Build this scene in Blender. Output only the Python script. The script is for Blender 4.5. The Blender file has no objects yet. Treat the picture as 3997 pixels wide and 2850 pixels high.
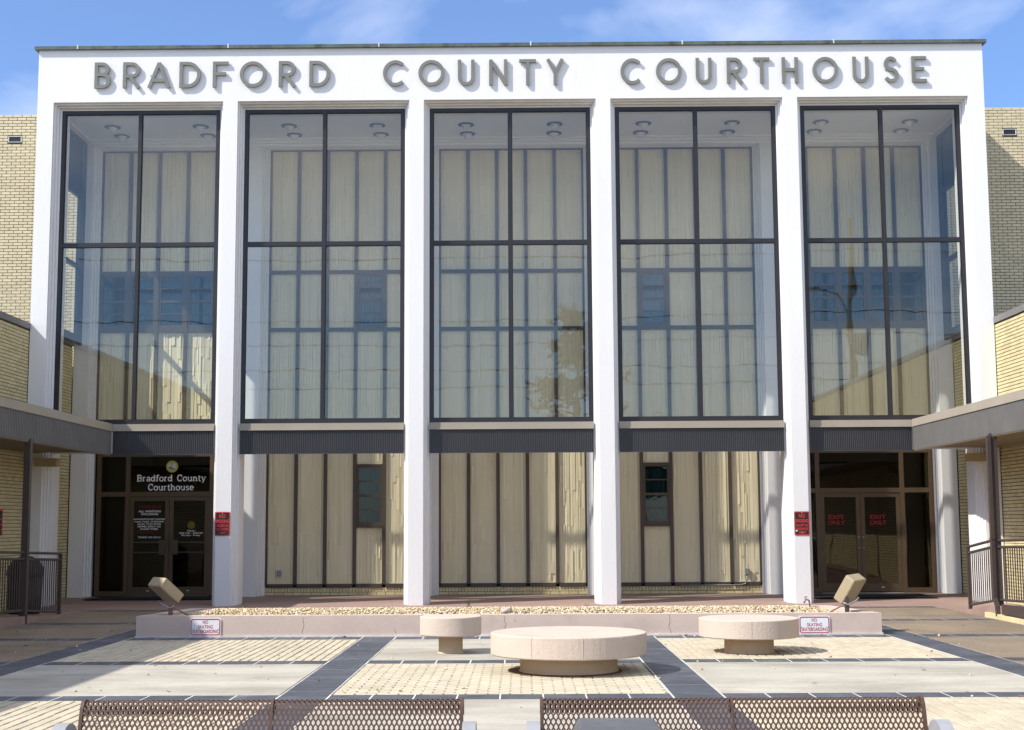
import bpy, math, random
from mathutils import Vector, Matrix
R_ = random.Random(7)
scene = bpy.context.scene
COL = scene.collection

# ------------------------------------------------------------------ camera
cam_d = bpy.data.cameras.new("camera")
cam = bpy.data.objects.new("camera", cam_d); COL.objects.link(cam)
cam_d.sensor_width = 36.0; cam_d.sensor_fit = 'HORIZONTAL'
cam_d.lens = 49.647; cam_d.clip_end = 4000; cam_d.clip_start = 0.05
cam.matrix_world = (Matrix.Translation((0.22129, -27.6, 1.56646)) @ Matrix.Rotation(0.00733, 4, 'Z')
                    @ Matrix.Rotation(math.pi/2 + 0.1121, 4, 'X') @ Matrix.Rotation(-0.00532, 4, 'Z'))
scene.camera = cam

# ------------------------------------------------------------------ sky, sun, exposure
SUN = Vector((0.95, 0.475, -1.0)).normalized()          # direction the light travels
ELEV = math.asin(-SUN.z); AZ = math.atan2(-SUN.x, -SUN.y)  # azimuth from +Y, clockwise
w = bpy.data.worlds.new("World"); scene.world = w; w.use_nodes = True
nt = w.node_tree; N = nt.nodes; L = nt.links; N.clear()
out = N.new('ShaderNodeOutputWorld'); bg = N.new('ShaderNodeBackground')
sky = N.new('ShaderNodeTexSky'); sky.sky_type = 'NISHITA'; sky.sun_disc = False
sky.sun_elevation = ELEV; sky.sun_rotation = AZ % (2*math.pi); sky.altitude = 0
sky.air_density = 1.0; sky.dust_density = 0.5; sky.ozone_density = 2.5
bg.inputs['Strength'].default_value = 0.15
tc = N.new('ShaderNodeTexCoord'); mp = N.new('ShaderNodeMapping')
mp.inputs['Location'].default_value = (2.7, 6.3, 4.1); mp.inputs['Scale'].default_value = (2.0, 2.0, 4.6); mp.inputs['Rotation'].default_value = (0.25, 0.2, 0.3)
nz = N.new('ShaderNodeTexNoise'); nz.inputs['Scale'].default_value = 1.6; nz.inputs['Detail'].default_value = 6
nz.inputs['Roughness'].default_value = 0.52; nz.inputs['Distortion'].default_value = 0.25
rp = N.new('ShaderNodeValToRGB'); rp.color_ramp.elements[0].position = 0.41; rp.color_ramp.elements[1].position = 0.93
rp.color_ramp.elements[0].color = (0.03, 0.03, 0.03, 1); rp.color_ramp.elements[1].color = (0.75, 0.75, 0.75, 1)
mx = N.new('ShaderNodeMix'); mx.data_type = 'RGBA'
mx.inputs['B'].default_value = (8.6, 8.3, 7.9, 1)
L.new(tc.outputs['Generated'], mp.inputs['Vector']); L.new(mp.outputs[0], nz.inputs['Vector'])
nb = N.new('ShaderNodeTexNoise'); nb.inputs['Scale'].default_value = 0.45; nb.inputs['Detail'].default_value = 3
L.new(mp.outputs[0], nb.inputs['Vector'])
ad = N.new('ShaderNodeMath'); ad.operation = 'MULTIPLY_ADD'; ad.inputs[1].default_value = 0.9
L.new(nb.outputs['Fac'], ad.inputs[0]); sb = N.new('ShaderNodeMath'); sb.operation = 'SUBTRACT'; sb.inputs[1].default_value = 0.43
L.new(nz.outputs['Fac'], sb.inputs[0]); L.new(sb.outputs[0], ad.inputs[2])
L.new(ad.outputs[0], rp.inputs['Fac']); L.new(rp.outputs['Color'], mx.inputs['Factor'])
tn = N.new('ShaderNodeMix'); tn.data_type = 'RGBA'; tn.blend_type = 'MULTIPLY'; tn.inputs['Factor'].default_value = 1.0
tn.inputs['B'].default_value = (0.355, 0.485, 0.665, 1)       # the deep clear blue of the day
L.new(sky.outputs[0], tn.inputs['A']); L.new(tn.outputs['Result'], mx.inputs['A']); L.new(mx.outputs['Result'], bg.inputs['Color'])
L.new(bg.outputs[0], out.inputs['Surface'])
sd = bpy.data.lights.new("sun", 'SUN'); sd.energy = 3.0; sd.angle = math.radians(0.55); sd.color = (1.0, 0.95, 0.88)
sun = bpy.data.objects.new("sun", sd); COL.objects.link(sun)
sun.rotation_euler = SUN.to_track_quat('-Z', 'Y').to_euler(); sun.location = (-20, -20, 30)
scene.view_settings.view_transform = 'Standard'; scene.view_settings.look = 'None'
scene.view_settings.exposure = 1.0; scene.view_settings.gamma = 1.0
scene.view_settings.use_curve_mapping = False
scene.cycles.max_bounces = 12; scene.cycles.diffuse_bounces = 6; scene.cycles.transparent_max_bounces = 16
scene.cycles.caustics_reflective = False
scene.cycles.use_denoising = True

# ------------------------------------------------------------------ materials
def M(name, col, rough=0.8, var=0.10, scale=2.0, bump=0.0, bscale=60.0, bdist=0.01, spec=0.3, metal=0.0, isl=0.0,
      fine=0.0, fscale=90.0, tint=None, tscale=0.6, tlo=0.5, thi=0.7, stretch=(1, 1, 1)):
    m = bpy.data.materials.new(name); m.use_nodes = True
    nt = m.node_tree; N = nt.nodes; L = nt.links
    b = N['Principled BSDF']
    b.inputs['Roughness'].default_value = rough; b.inputs['Metallic'].default_value = metal
    b.inputs['Specular IOR Level'].default_value = spec
    geo = N.new('ShaderNodeNewGeometry')
    mp = N.new('ShaderNodeMapping'); mp.inputs['Scale'].default_value = stretch
    L.new(geo.outputs['Position'], mp.inputs['Vector'])
    def noise(s, det=6, r=0.6):
        n = N.new('ShaderNodeTexNoise'); n.inputs['Scale'].default_value = s; n.inputs['Detail'].default_value = det
        n.inputs['Roughness'].default_value = r; L.new(mp.outputs[0], n.inputs['Vector']); return n
    def math_(op, a, bb):
        n = N.new('ShaderNodeMath'); n.operation = op
        for i, v in enumerate((a, bb)):
            if isinstance(v, (int, float)): n.inputs[i].default_value = v
            else: L.new(v, n.inputs[i])
        return n.outputs[0]
    n1 = noise(scale)
    mr = N.new('ShaderNodeMapRange'); mr.inputs['From Min'].default_value = 0.3; mr.inputs['From Max'].default_value = 0.7
    mr.inputs['To Min'].default_value = 1 - var; mr.inputs['To Max'].default_value = 1 + var
    L.new(n1.outputs['Fac'], mr.inputs['Value']); val = mr.outputs[0]
    if fine:
        n2 = noise(fscale, 3)
        f2 = N.new('ShaderNodeMapRange'); f2.inputs['From Min'].default_value = 0.3; f2.inputs['From Max'].default_value = 0.7
        f2.inputs['To Min'].default_value = 1 - fine; f2.inputs['To Max'].default_value = 1 + fine
        L.new(n2.outputs['Fac'], f2.inputs['Value']); val = math_('MULTIPLY', val, f2.outputs[0])
    if isl:
        oi = N.new('ShaderNodeObjectInfo')
        r = math_('FRACT', math_('ADD', oi.outputs['Random'], geo.outputs['Random Per Island']), 0)
        r = math_('MULTIPLY_ADD', r, 2*isl)
        r.node.inputs[2].default_value = 1 - isl
        val = math_('MULTIPLY', val, r)
    src = None
    if tint:
        n3 = noise(tscale, 7, 0.65)
        t = N.new('ShaderNodeMapRange'); t.inputs['From Min'].default_value = tlo; t.inputs['From Max'].default_value = thi
        L.new(n3.outputs['Fac'], t.inputs['Value'])
        mxx = N.new('ShaderNodeMix'); mxx.data_type = 'RGBA'
        mxx.inputs['A'].default_value = (*col, 1); mxx.inputs['B'].default_value = (*tint, 1)
        L.new(t.outputs[0], mxx.inputs['Factor']); src = mxx.outputs['Result']
    vm = N.new('ShaderNodeVectorMath'); vm.operation = 'SCALE'
    if src is None: vm.inputs[0].default_value = col
    else: L.new(src, vm.inputs[0])
    L.new(val, vm.inputs['Scale']); L.new(vm.outputs[0], b.inputs['Base Color'])
    if bump:
        n4 = noise(bscale, 4)
        bp = N.new('ShaderNodeBump'); bp.inputs['Strength'].default_value = bump; bp.inputs['Distance'].default_value = bdist
        L.new(n4.outputs['Fac'], bp.inputs['Height']); L.new(bp.outputs[0], b.inputs['Normal'])
    return m

def glass(name, tint=(0.86, 0.88, 0.88), f0=0.06, wavy=0.0, wscale=0.8):
    m = bpy.data.materials.new(name); m.use_nodes = True
    nt = m.node_tree; N = nt.nodes; L = nt.links; N.clear()
    o = N.new('ShaderNodeOutputMaterial'); mix = N.new('ShaderNodeMixShader')
    tr = N.new('ShaderNodeBsdfTransparent'); gl = N.new('ShaderNodeBsdfAnisotropic')
    gl.inputs['Roughness'].default_value = 0.0; tr.inputs['Color'].default_value = (*tint, 1)
    gl.inputs['Color'].default_value = (1.0, 0.965, 0.90, 1)
    geo = N.new('ShaderNodeNewGeometry')
    d = N.new('ShaderNodeVectorMath'); d.operation = 'DOT_PRODUCT'
    L.new(geo.outputs['Incoming'], d.inputs[0]); L.new(geo.outputs['Normal'], d.inputs[1])
    def ma(op, a, b):
        n = N.new('ShaderNodeMath'); n.operation = op
        for i, v in enumerate((a, b)):
            if v is None: continue
            if isinstance(v, (int, float)): n.inputs[i].default_value = v
            else: L.new(v, n.inputs[i])
        return n.outputs[0]
    c = ma('ABSOLUTE', d.outputs['Value'], None)
    f = ma('POWER', ma('SUBTRACT', 1.0, c), 5.0)
    f = ma('ADD', ma('MULTIPLY', f, 1 - f0), f0)
    L.new(f, mix.inputs[0]); L.new(tr.outputs[0], mix.inputs[1]); L.new(gl.outputs[0], mix.inputs[2])
    if wavy:
        mp = N.new('ShaderNodeMapping'); mp.inputs['Scale'].default_value = (1.0, 1.0, 0.55)
        L.new(geo.outputs['Position'], mp.inputs[0])
        n = N.new('ShaderNodeTexNoise'); n.inputs['Scale'].default_value = wscale; n.inputs['Detail'].default_value = 2
        L.new(mp.outputs[0], n.inputs['Vector'])
        bp = N.new('ShaderNodeBump'); bp.inputs['Strength'].default_value = 1.0; bp.inputs['Distance'].default_value = wavy
        L.new(n.outputs['Fac'], bp.inputs['Height']); L.new(bp.outputs[0], gl.inputs['Normal'])
    L.new(mix.outputs[0], o.inputs['Surface'])
    return m

WHITE = M('white_stucco', (0.765, 0.755, 0.745), 0.85, 0.03, 1.2, bump=0.35, bscale=45, bdist=0.012, fine=0.02, tint=(0.67, 0.65, 0.62), tscale=1.6, tlo=0.61, thi=0.86, stretch=(1, 1, 0.16))
CEIL = M('white_plaster', (0.82, 0.82, 0.80), 0.9, 0.03, 1.0)
TRIMW = M('painted_moulding', (0.70, 0.68, 0.64), 0.8, 0.06, 2.5, bump=0.15, bscale=30)
BRICKM = M('yellow_brick', (0.62, 0.54, 0.36), 0.85, 0.06, 6, bump=0.3, bscale=70, bdist=0.006, isl=0.07, fine=0.06, fscale=60)
BRICKW = M('wing_yellow_brick', (0.61, 0.525, 0.30), 0.85, 0.06, 6, bump=0.3, bscale=70, bdist=0.006, isl=0.09, fine=0.06, fscale=60)
MORTAR = M('dark_mortar', (0.115, 0.098, 0.06), 0.95, 0.15, 8, bump=0.3, bscale=80)
PAVER = M('paver_brick', (0.50, 0.44, 0.325), 0.9, 0.08, 3, bump=0.4, bscale=80, bdist=0.006, isl=0.08, fine=0.08, fscale=50, tint=(0.40, 0.34, 0.235), tscale=0.7, tlo=0.55, thi=0.78)
BED = M('paver_joint_sand', (0.075, 0.064, 0.048), 0.95, 0.25, 9, bump=0.5, bscale=90)
GROUT = M('white_grout', (0.62, 0.60, 0.56), 0.95, 0.15, 8, bump=0.3, bscale=80)
SLATE = M('slate_slab', (0.072, 0.079, 0.095), 0.55, 0.22, 3.5, bump=0.35, bscale=25, bdist=0.008, isl=0.18, fine=0.12, fscale=40, spec=0.45, tint=(0.13, 0.137, 0.152), tscale=2.2, tlo=0.52, thi=0.72)
CONC = M('broom_concrete', (0.45, 0.42, 0.355), 0.9, 0.12, 1.2, bump=0.3, bscale=60, bdist=0.006, fine=0.09, fscale=24, tint=(0.29, 0.265, 0.215), tscale=0.8, tlo=0.43, thi=0.68, stretch=(0.6, 1.3, 1))
AGG = M('exposed_aggregate', (0.275, 0.218, 0.158), 0.9, 0.12, 1.2, bump=0.9, bscale=110, bdist=0.012, fine=0.60, fscale=55, tint=(0.19, 0.15, 0.108), tscale=0.7, tlo=0.45, thi=0.7)
TERR = M('brown_terrace_paint', (0.31, 0.215, 0.18), 0.7, 0.10, 1.5, bump=0.15, bscale=30, fine=0.04, spec=0.35)
PINK = M('pink_stucco', (0.56, 0.455, 0.39), 0.9, 0.05, 1.8, bump=0.35, bscale=38, bdist=0.010, fine=0.04, tint=(0.42, 0.34, 0.29), tscale=1.4, tlo=0.56, thi=0.8)
SEATM = M('peach_stucco', (0.56, 0.46, 0.38), 0.9, 0.05, 2.2, bump=0.5, bscale=42, bdist=0.010, fine=0.03, tint=(0.48, 0.385, 0.315), tscale=1.6, tlo=0.55, thi=0.8)
PEDM = M('bounce_tinted_stucco', (0.70, 0.54, 0.37), 0.9, 0.06, 2.2, bump=0.4, bscale=42, bdist=0.012, tint=(0.58, 0.43, 0.29), tscale=2.0, tlo=0.5, thi=0.8)  # pedestal stucco with warm bounce from the paving put into its colour
TANB = M('tan_trim_metal', (0.345, 0.305, 0.245), 0.55, 0.06, 1.5, spec=0.4)
RIB = M('ribbed_dark_metal', (0.062, 0.061, 0.064), 0.42, 0.10, 2.0, spec=0.5)
RIBS = M('ribbed_side_metal', (0.140, 0.133, 0.125), 0.5, 0.10, 2.0, spec=0.4)
SOFF = M('brown_soffit', (0.20, 0.155, 0.10), 0.7, 0.10, 2.0)
FRAME = M('dark_bronze_frame', (0.020, 0.018, 0.020), 0.4, 0.15, 3, spec=0.5)
MULL = M('brown_mullion', (0.080, 0.058, 0.041), 0.5, 0.10, 3, spec=0.4)
DOORF = M('bronze_door_frame', (0.100, 0.064, 0.036), 0.42, 0.10, 3, spec=0.5)
PANEL = M('cast_panel', (0.76, 0.675, 0.455), 0.8, 0.03, 2.0, bump=0.15, bscale=30, fine=0.02, tint=(0.73, 0.64, 0.425), tscale=1.0, tlo=0.5, thi=0.75)
COPPER = M('green_copper', (0.10, 0.125, 0.115), 0.7, 0.25, 5, tint=(0.07, 0.065, 0.055), tscale=3.5, tlo=0.52, thi=0.66, fine=0.1)
SEALS = M('pale_sealant', (0.55, 0.56, 0.54), 0.8, 0.1)
COPING = M('grey_metal_coping', (0.19, 0.18, 0.175), 0.55, 0.10, 2, spec=0.4)
LETTER = M('bronze_grey_letter', (0.180, 0.182, 0.160), 0.55, 0.08, 4, spec=0.4)
INTER = M('dark_interior', (0.05, 0.047, 0.042), 0.9, 0.2, 1.5)
CURT = M('teal_curtain', (0.028, 0.060, 0.066), 0.9, 0.15, 4, stretch=(1, 1, 0.1))
CURTP = M('pale_curtain', (0.20, 0.27, 0.33), 0.9, 0.12, 4, stretch=(1, 1, 0.1))
RAILM = M('brown_painted_steel', (0.060, 0.044, 0.040), 0.45, 0.12, 4, spec=0.5)
BLACKM = M('black_plastic', (0.018, 0.017, 0.017), 0.55, 0.2, 4, spec=0.4)
BENCHM = M('brown_coated_mesh', (0.085, 0.044, 0.027), 0.42, 0.10, 8, spec=0.45)
ARMM = M('grey_cast_arm', (0.30, 0.30, 0.31), 0.5, 0.10, 5, bump=0.1, bscale=50, spec=0.5)
BINM = M('grey_bin_plastic', (0.105, 0.105, 0.11), 0.38, 0.14, 6, spec=0.5, fine=0.05, fscale=40)
BINMK = M('worn_bin_mark', (0.20, 0.20, 0.20), 0.6, 0.35, 30)
FLOOD = M('tan_floodlight', (0.37, 0.30, 0.19), 0.45, 0.08, 5, spec=0.45)
STEEL = M('grey_conduit', (0.30, 0.30, 0.31), 0.45, 0.12, 8, metal=0.4)
RUST = M('rusty_pipe', (0.24, 0.13, 0.10), 0.7, 0.2, 14)
GRAVEL = M('river_gravel', (0.52, 0.375, 0.185), 0.75, 0.12, 12, isl=0.42, tint=(0.68, 0.62, 0.50), tscale=28, tlo=0.44, thi=0.60)
SOIL = M('planter_soil', (0.18, 0.12, 0.07), 0.95, 0.3, 20, bump=0.5, bscale=60)
MATM = M('black_door_mat', (0.016, 0.017, 0.018), 0.9, 0.2, 20, bump=0.4, bscale=120)
RED = M('sign_red', (0.62, 0.055, 0.04), 0.5, 0.05, 5)
SIGNK = M('sign_black', (0.014, 0.016, 0.02), 0.4, 0.1, 5, spec=0.5)
SIGNW = M('sign_white', (0.74, 0.75, 0.78), 0.45, 0.03, 5, spec=0.5)
SIGNR = M('sign_dark_red', (0.42, 0.03, 0.04), 0.5, 0.05, 5)
BOLT = M('bolt_metal', (0.65, 0.66, 0.68), 0.35, 0.1, 5, metal=0.6)
TXTW = M('white_vinyl', (0.88, 0.88, 0.88), 0.6, 0.03, 5)
TXTR = M('red_vinyl', (0.36, 0.028, 0.032), 0.6, 0.05, 5)
TXTRD = M('faded_red_vinyl', (0.16, 0.012, 0.012), 0.6, 0.1, 5)
GOLD = M('gold_seal', (0.52, 0.42, 0.09), 0.5, 0.15, 40)
SEALB = M('seal_blue', (0.10, 0.12, 0.26), 0.6, 0.2, 40)
SEALP = M('seal_pale', (0.55, 0.58, 0.44), 0.6, 0.2, 40)
SEALG = M('seal_green', (0.20, 0.26, 0.10), 0.6, 0.2, 40)
FROST = M('frosted_globe', (0.70, 0.70, 0.68), 0.4, 0.03, 5, spec=0.5)
RING = M('grey_light_ring', (0.15, 0.155, 0.165), 0.5, 0.05, 5)
TANBOX = M('tan_box', (0.46, 0.36, 0.21), 0.7, 0.08, 4)
ASPH = M('pale_pavement', (0.36, 0.335, 0.285), 0.9, 0.15, 0.6, bump=0.4, bscale=50, fine=0.12)
WOOD = M('weathered_pole', (0.20, 0.155, 0.085), 0.9, 0.2, 3, stretch=(1, 1, 0.2))
WIREM = M('black_cable', (0.02, 0.02, 0.02), 0.6, 0.1)
BARK = M('pine_bark', (0.12, 0.085, 0.06), 0.9, 0.25, 5, bump=0.5, bscale=14)
NEEDLE = M('pine_needles', (0.055, 0.085, 0.03), 0.7, 0.25, 2, isl=0.35)
WEED = M('weed_leaf', (0.10, 0.13, 0.04), 0.7, 0.2, 20, isl=0.3)
GLASS = glass('portico_glass', (0.975, 0.985, 0.975), 0.057, wavy=0.0034, wscale=0.85)
GLASSW = glass('window_glass', (0.80, 0.84, 0.86), 0.030, wavy=0.002, wscale=1.2)
GLASSD = glass('tinted_door_glass', (0.42, 0.41, 0.40), 0.045, wavy=0.004, wscale=1.3)
SPAND = M('dark_glass_spandrel', (0.018, 0.024, 0.040), 0.35, 0.1, 1.0, spec=0.2)

# ------------------------------------------------------------------ mesh helpers
class MB:
    def __init__(s): s.v = []; s.f = []
    def quad(s, a, b, c, d):
        n = len(s.v); s.v += [a, b, c, d]; s.f.append((n, n+1, n+2, n+3)); return s
    def box(s, x0, x1, y0, y1, z0, z1):
        n = len(s.v)
        s.v += [(x0,y0,z0),(x1,y0,z0),(x1,y1,z0),(x0,y1,z0),(x0,y0,z1),(x1,y0,z1),(x1,y1,z1),(x0,y1,z1)]
        s.f += [(n,n+3,n+2,n+1),(n+4,n+5,n+6,n+7),(n,n+1,n+5,n+4),(n+1,n+2,n+6,n+5),(n+2,n+3,n+7,n+6),(n+3,n,n+4,n+7)]
        return s
    def cbox(s, x0, x1, y0, y1, z0, z1, c, axis):
        """box whose face on the given side ('-y','+x','-x','+z') has its edges chamfered by c"""
        n = len(s.v)
        if axis == '-y':
            base = [(x0,y1,z0),(x1,y1,z0),(x1,y1,z1),(x0,y1,z1)]; mid = [(x0,y0+c,z0),(x1,y0+c,z0),(x1,y0+c,z1),(x0,y0+c,z1)]
            top = [(x0+c,y0,z0+c),(x1-c,y0,z0+c),(x1-c,y0,z1-c),(x0+c,y0,z1-c)]
        elif axis == '+z':
            base = [(x0,y0,z0),(x1,y0,z0),(x1,y1,z0),(x0,y1,z0)]; mid = [(p[0],p[1],z1-c) for p in base]
            top = [(x0+c,y0+c,z1),(x1-c,y0+c,z1),(x1-c,y1-c,z1),(x0+c,y1-c,z1)]
        elif axis == '+x':
            base = [(x0,y0,z0),(x0,y1,z0),(x0,y1,z1),(x0,y0,z1)]; mid = [(x1-c,p[1],p[2]) for p in base]
            top = [(x1,y0+c,z0+c),(x1,y1-c,z0+c),(x1,y1-c,z1-c),(x1,y0+c,z1-c)]
        else:
            base = [(x1,y1,z0),(x1,y0,z0),(x1,y0,z1),(x1,y1,z1)]; mid = [(x0+c,p[1],p[2]) for p in base]
            top = [(x0,y1-c,z0+c),(x0,y0+c,z0+c),(x0,y0+c,z1-c),(x0,y1-c,z1-c)]
        s.v += base + mid + top
        for k in range(4):
            j = (k+1) % 4
            s.f.append((n+k, n+j, n+4+j, n+4+k)); s.f.append((n+4+k, n+4+j, n+8+j, n+8+k))
        s.f.append((n+8, n+9, n+10, n+11)); s.f.append((n+3, n+2, n+1, n))
        return s
    def prism(s, poly, z0, z1):
        """poly: ccw list of (x, y), extruded in z"""
        n = len(s.v); k = len(poly)
        s.v += [(x, y, z0) for x, y in poly] + [(x, y, z1) for x, y in poly]
        for i in range(k):
            j = (i+1) % k; s.f.append((n+i, n+j, n+k+j, n+k+i))
        s.f.append(tuple(n+k+i for i in range(k))); s.f.append(tuple(n+i for i in reversed(range(k))))
        return s
    def prism_x(s, poly, x0, x1):
        """poly of (y, z), extruded along x"""
        n = len(s.v); k = len(poly)
        s.v += [(x0, y, z) for y, z in poly] + [(x1, y, z) for y, z in poly]
        for i in range(k):
            j = (i+1) % k; s.f.append((n+i, n+j, n+k+j, n+k+i))
        s.f.append(tuple(n+k+i for i in range(k))); s.f.append(tuple(n+i for i in reversed(range(k))))
        return s
    def tube(s, pts, r, seg=8, cap=True):
        pts = [Vector(p) for p in pts]; rings = []
        rr = r if isinstance(r, (list, tuple)) else [r]*len(pts)
        for i, p in enumerate(pts):
            d = (pts[min(i+1, len(pts)-1)] - pts[max(i-1, 0)]).normalized()
            up = Vector((0, 0, 1)) if abs(d.z) < 0.95 else Vector((0, 1, 0))
            a = d.cross(up).normalized(); b = d.cross(a).normalized()
            n = len(s.v); rings.append(n)
            for k in range(seg):
                t = 2*math.pi*k/seg + math.pi/seg
                s.v.append(tuple(p + (a*math.cos(t) + b*math.sin(t))*rr[i]))
        for i in range(len(pts)-1):
            for k in range(seg):
                j = (k+1) % seg
                s.f.append((rings[i]+k, rings[i+1]+k, rings[i+1]+j, rings[i]+j))
        if cap:
            s.f.append(tuple(rings[0]+k for k in range(seg))); s.f.append(tuple(rings[-1]+k for k in reversed(range(seg))))
        return s
    def lathe(s, prof, cx, cy, seg=32):
        """prof: list of (r, z), closed by caps when r = 0"""
        n = len(s.v); k = len(prof)
        for i in range(seg):
            t = 2*math.pi*i/seg
            for r, z in prof: s.v.append((cx + r*math.cos(t), cy + r*math.sin(t), z))
        for i in range(seg):
            j = (i+1) % seg
            for q in range(k-1):
                s.f.append((n+i*k+q, n+j*k+q, n+j*k+q+1, n+i*k+q+1))
        return s
    def mesh(s, name, mat, off=(0, 0, 0), smooth=False):
        me = bpy.data.meshes.new(name)
        ox, oy, oz = off
        me.from_pydata([(x-ox, y-oy, z-oz) for x, y, z in s.v], [], s.f)
        me.materials.append(mat)
        if smooth: me.polygons.foreach_set('use_smooth', [True]*len(me.polygons))
        me.update(); return me

WL = {}   # world location of every thing
def put(name, data, parent=None, loc=(0, 0, 0)):
    o = bpy.data.objects.new(name, data); COL.objects.link(o)
    if parent is not None:
        o.parent = parent; p = WL[parent]; o.location = (loc[0]-p[0], loc[1]-p[1], loc[2]-p[2])
    else: o.location = loc
    WL[o] = tuple(loc); return o
def obj(name, mb, mat, parent=None, smooth=False, loc=None):
    """a mesh given in world coordinates; its origin goes to loc (default: the parent's)"""
    if loc is None: loc = WL[parent] if parent is not None else (0, 0, 0)
    return put(name, mb.mesh(name, mat, loc, smooth), parent, loc)
def tag(o, label=None, cat=None, group=None, kind=None):
    if label: o['label'] = label
    if cat: o['category'] = cat
    if group: o['group'] = group
    if kind: o['kind'] = kind
    return o
def thing(name, label, cat, loc=(0, 0, 0), group=None):
    return tag(put(name, None, None, loc), label, cat, group)
def struct(name, mb, mat, loc=(0, 0, 0)):
    return tag(obj(name, mb, mat, None, loc=loc), kind='structure')
def copy_tree(src, loc, label=None):
    def rec(o, par):
        c = o.copy(); COL.objects.link(c)
        if par is not None: c.parent = par
        for ch in o.children: rec(ch, c)
        return c
    c = rec(src, None); c.location = loc; WL[c] = tuple(loc)
    if label: c['label'] = label
    return c

def font_mesh(txt, x0, x1, z0, z1, y, bold=0.0):
    """flat lettering facing -y that fills the given rectangle, 2 mm thick; returns an MB"""
    cu = bpy.data.curves.new('t', 'FONT'); cu.body = txt; cu.extrude = 0.0; cu.offset = bold
    cu.resolution_u = 3
    ob = bpy.data.objects.new('t', cu); COL.objects.link(ob)
    dg = bpy.context.evaluated_depsgraph_get(); dg.update()
    me = bpy.data.meshes.new_from_object(ob.evaluated_get(dg))
    vs = [v.co.copy() for v in me.vertices]
    mb = MB()
    if vs:
        ax, bx = min(v.x for v in vs), max(v.x for v in vs); ay, by = min(v.y for v in vs), max(v.y for v in vs)
        mb.v = [(x0 + (v.x-ax)/(bx-ax)*(x1-x0), y, z0 + (v.y-ay)/(by-ay)*(z1-z0)) for v in vs]
        for p in me.polygons:
            f = tuple(p.vertices)
            a, b, c = (Vector(mb.v[i]) for i in f[:3])
            mb.f.append(f if (b-a).cross(c-a).y < 0 else tuple(reversed(f)))
    bpy.data.objects.remove(ob); bpy.data.curves.remove(cu); bpy.data.meshes.remove(me)
    return mb
def join(*ms):
    r = MB()
    for m in ms:
        n = len(r.v); r.v += m.v; r.f += [tuple(i+n for i in f) for f in m.f]
    return r

def strip2d(mb, pts, t, y0, y1, closed=False):
    """thick stroke of width t along pts (x, z), front at y0, back at y1"""
    k = len(pts); Lp, Rp = [], []
    for i in range(k):
        p = Vector(pts[i])
        if closed: a = (p - Vector(pts[i-1])).normalized(); b = (Vector(pts[(i+1) % k]) - p).normalized()
        else:
            a = (p - Vector(pts[i-1])).normalized() if i else (Vector(pts[1]) - p).normalized()
            b = (Vector(pts[i+1]) - p).normalized() if i < k-1 else a
        n1 = Vector((-a.y, a.x)); n2 = Vector((-b.y, b.x)); m = (n1+n2).normalized()
        s = t/2/max(0.35, m.dot(n1)); Lp.append(p + m*s); Rp.append(p - m*s)
    n = len(mb.v)
    for l, r in zip(Lp, Rp):
        mb.v += [(l.x, y0, l.y), (r.x, y0, r.y), (l.x, y1, l.y), (r.x, y1, r.y)]
    rng = range(k if closed else k-1)
    for i in rng:
        a = n+4*i; b = n+4*((i+1) % k)
        mb.f += [(a, a+1, b+1, b), (a+2, b+2, b+3, a+3), (a, b, b+2, a+2), (a+1, a+3, b+3, b+1)]
    if not closed:
        a = n; b = n+4*(k-1)
        mb.f += [(a, a+2, a+3, a+1), (b, b+1, b+3, b+2)]
def arc(cx, cz, rx, rz, a0, a1, n=10):
    return [(cx + rx*math.cos(math.radians(a0+(a1-a0)*i/n)), cz + rz*math.sin(math.radians(a0+(a1-a0)*i/n))) for i in range(n+1)]

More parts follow.
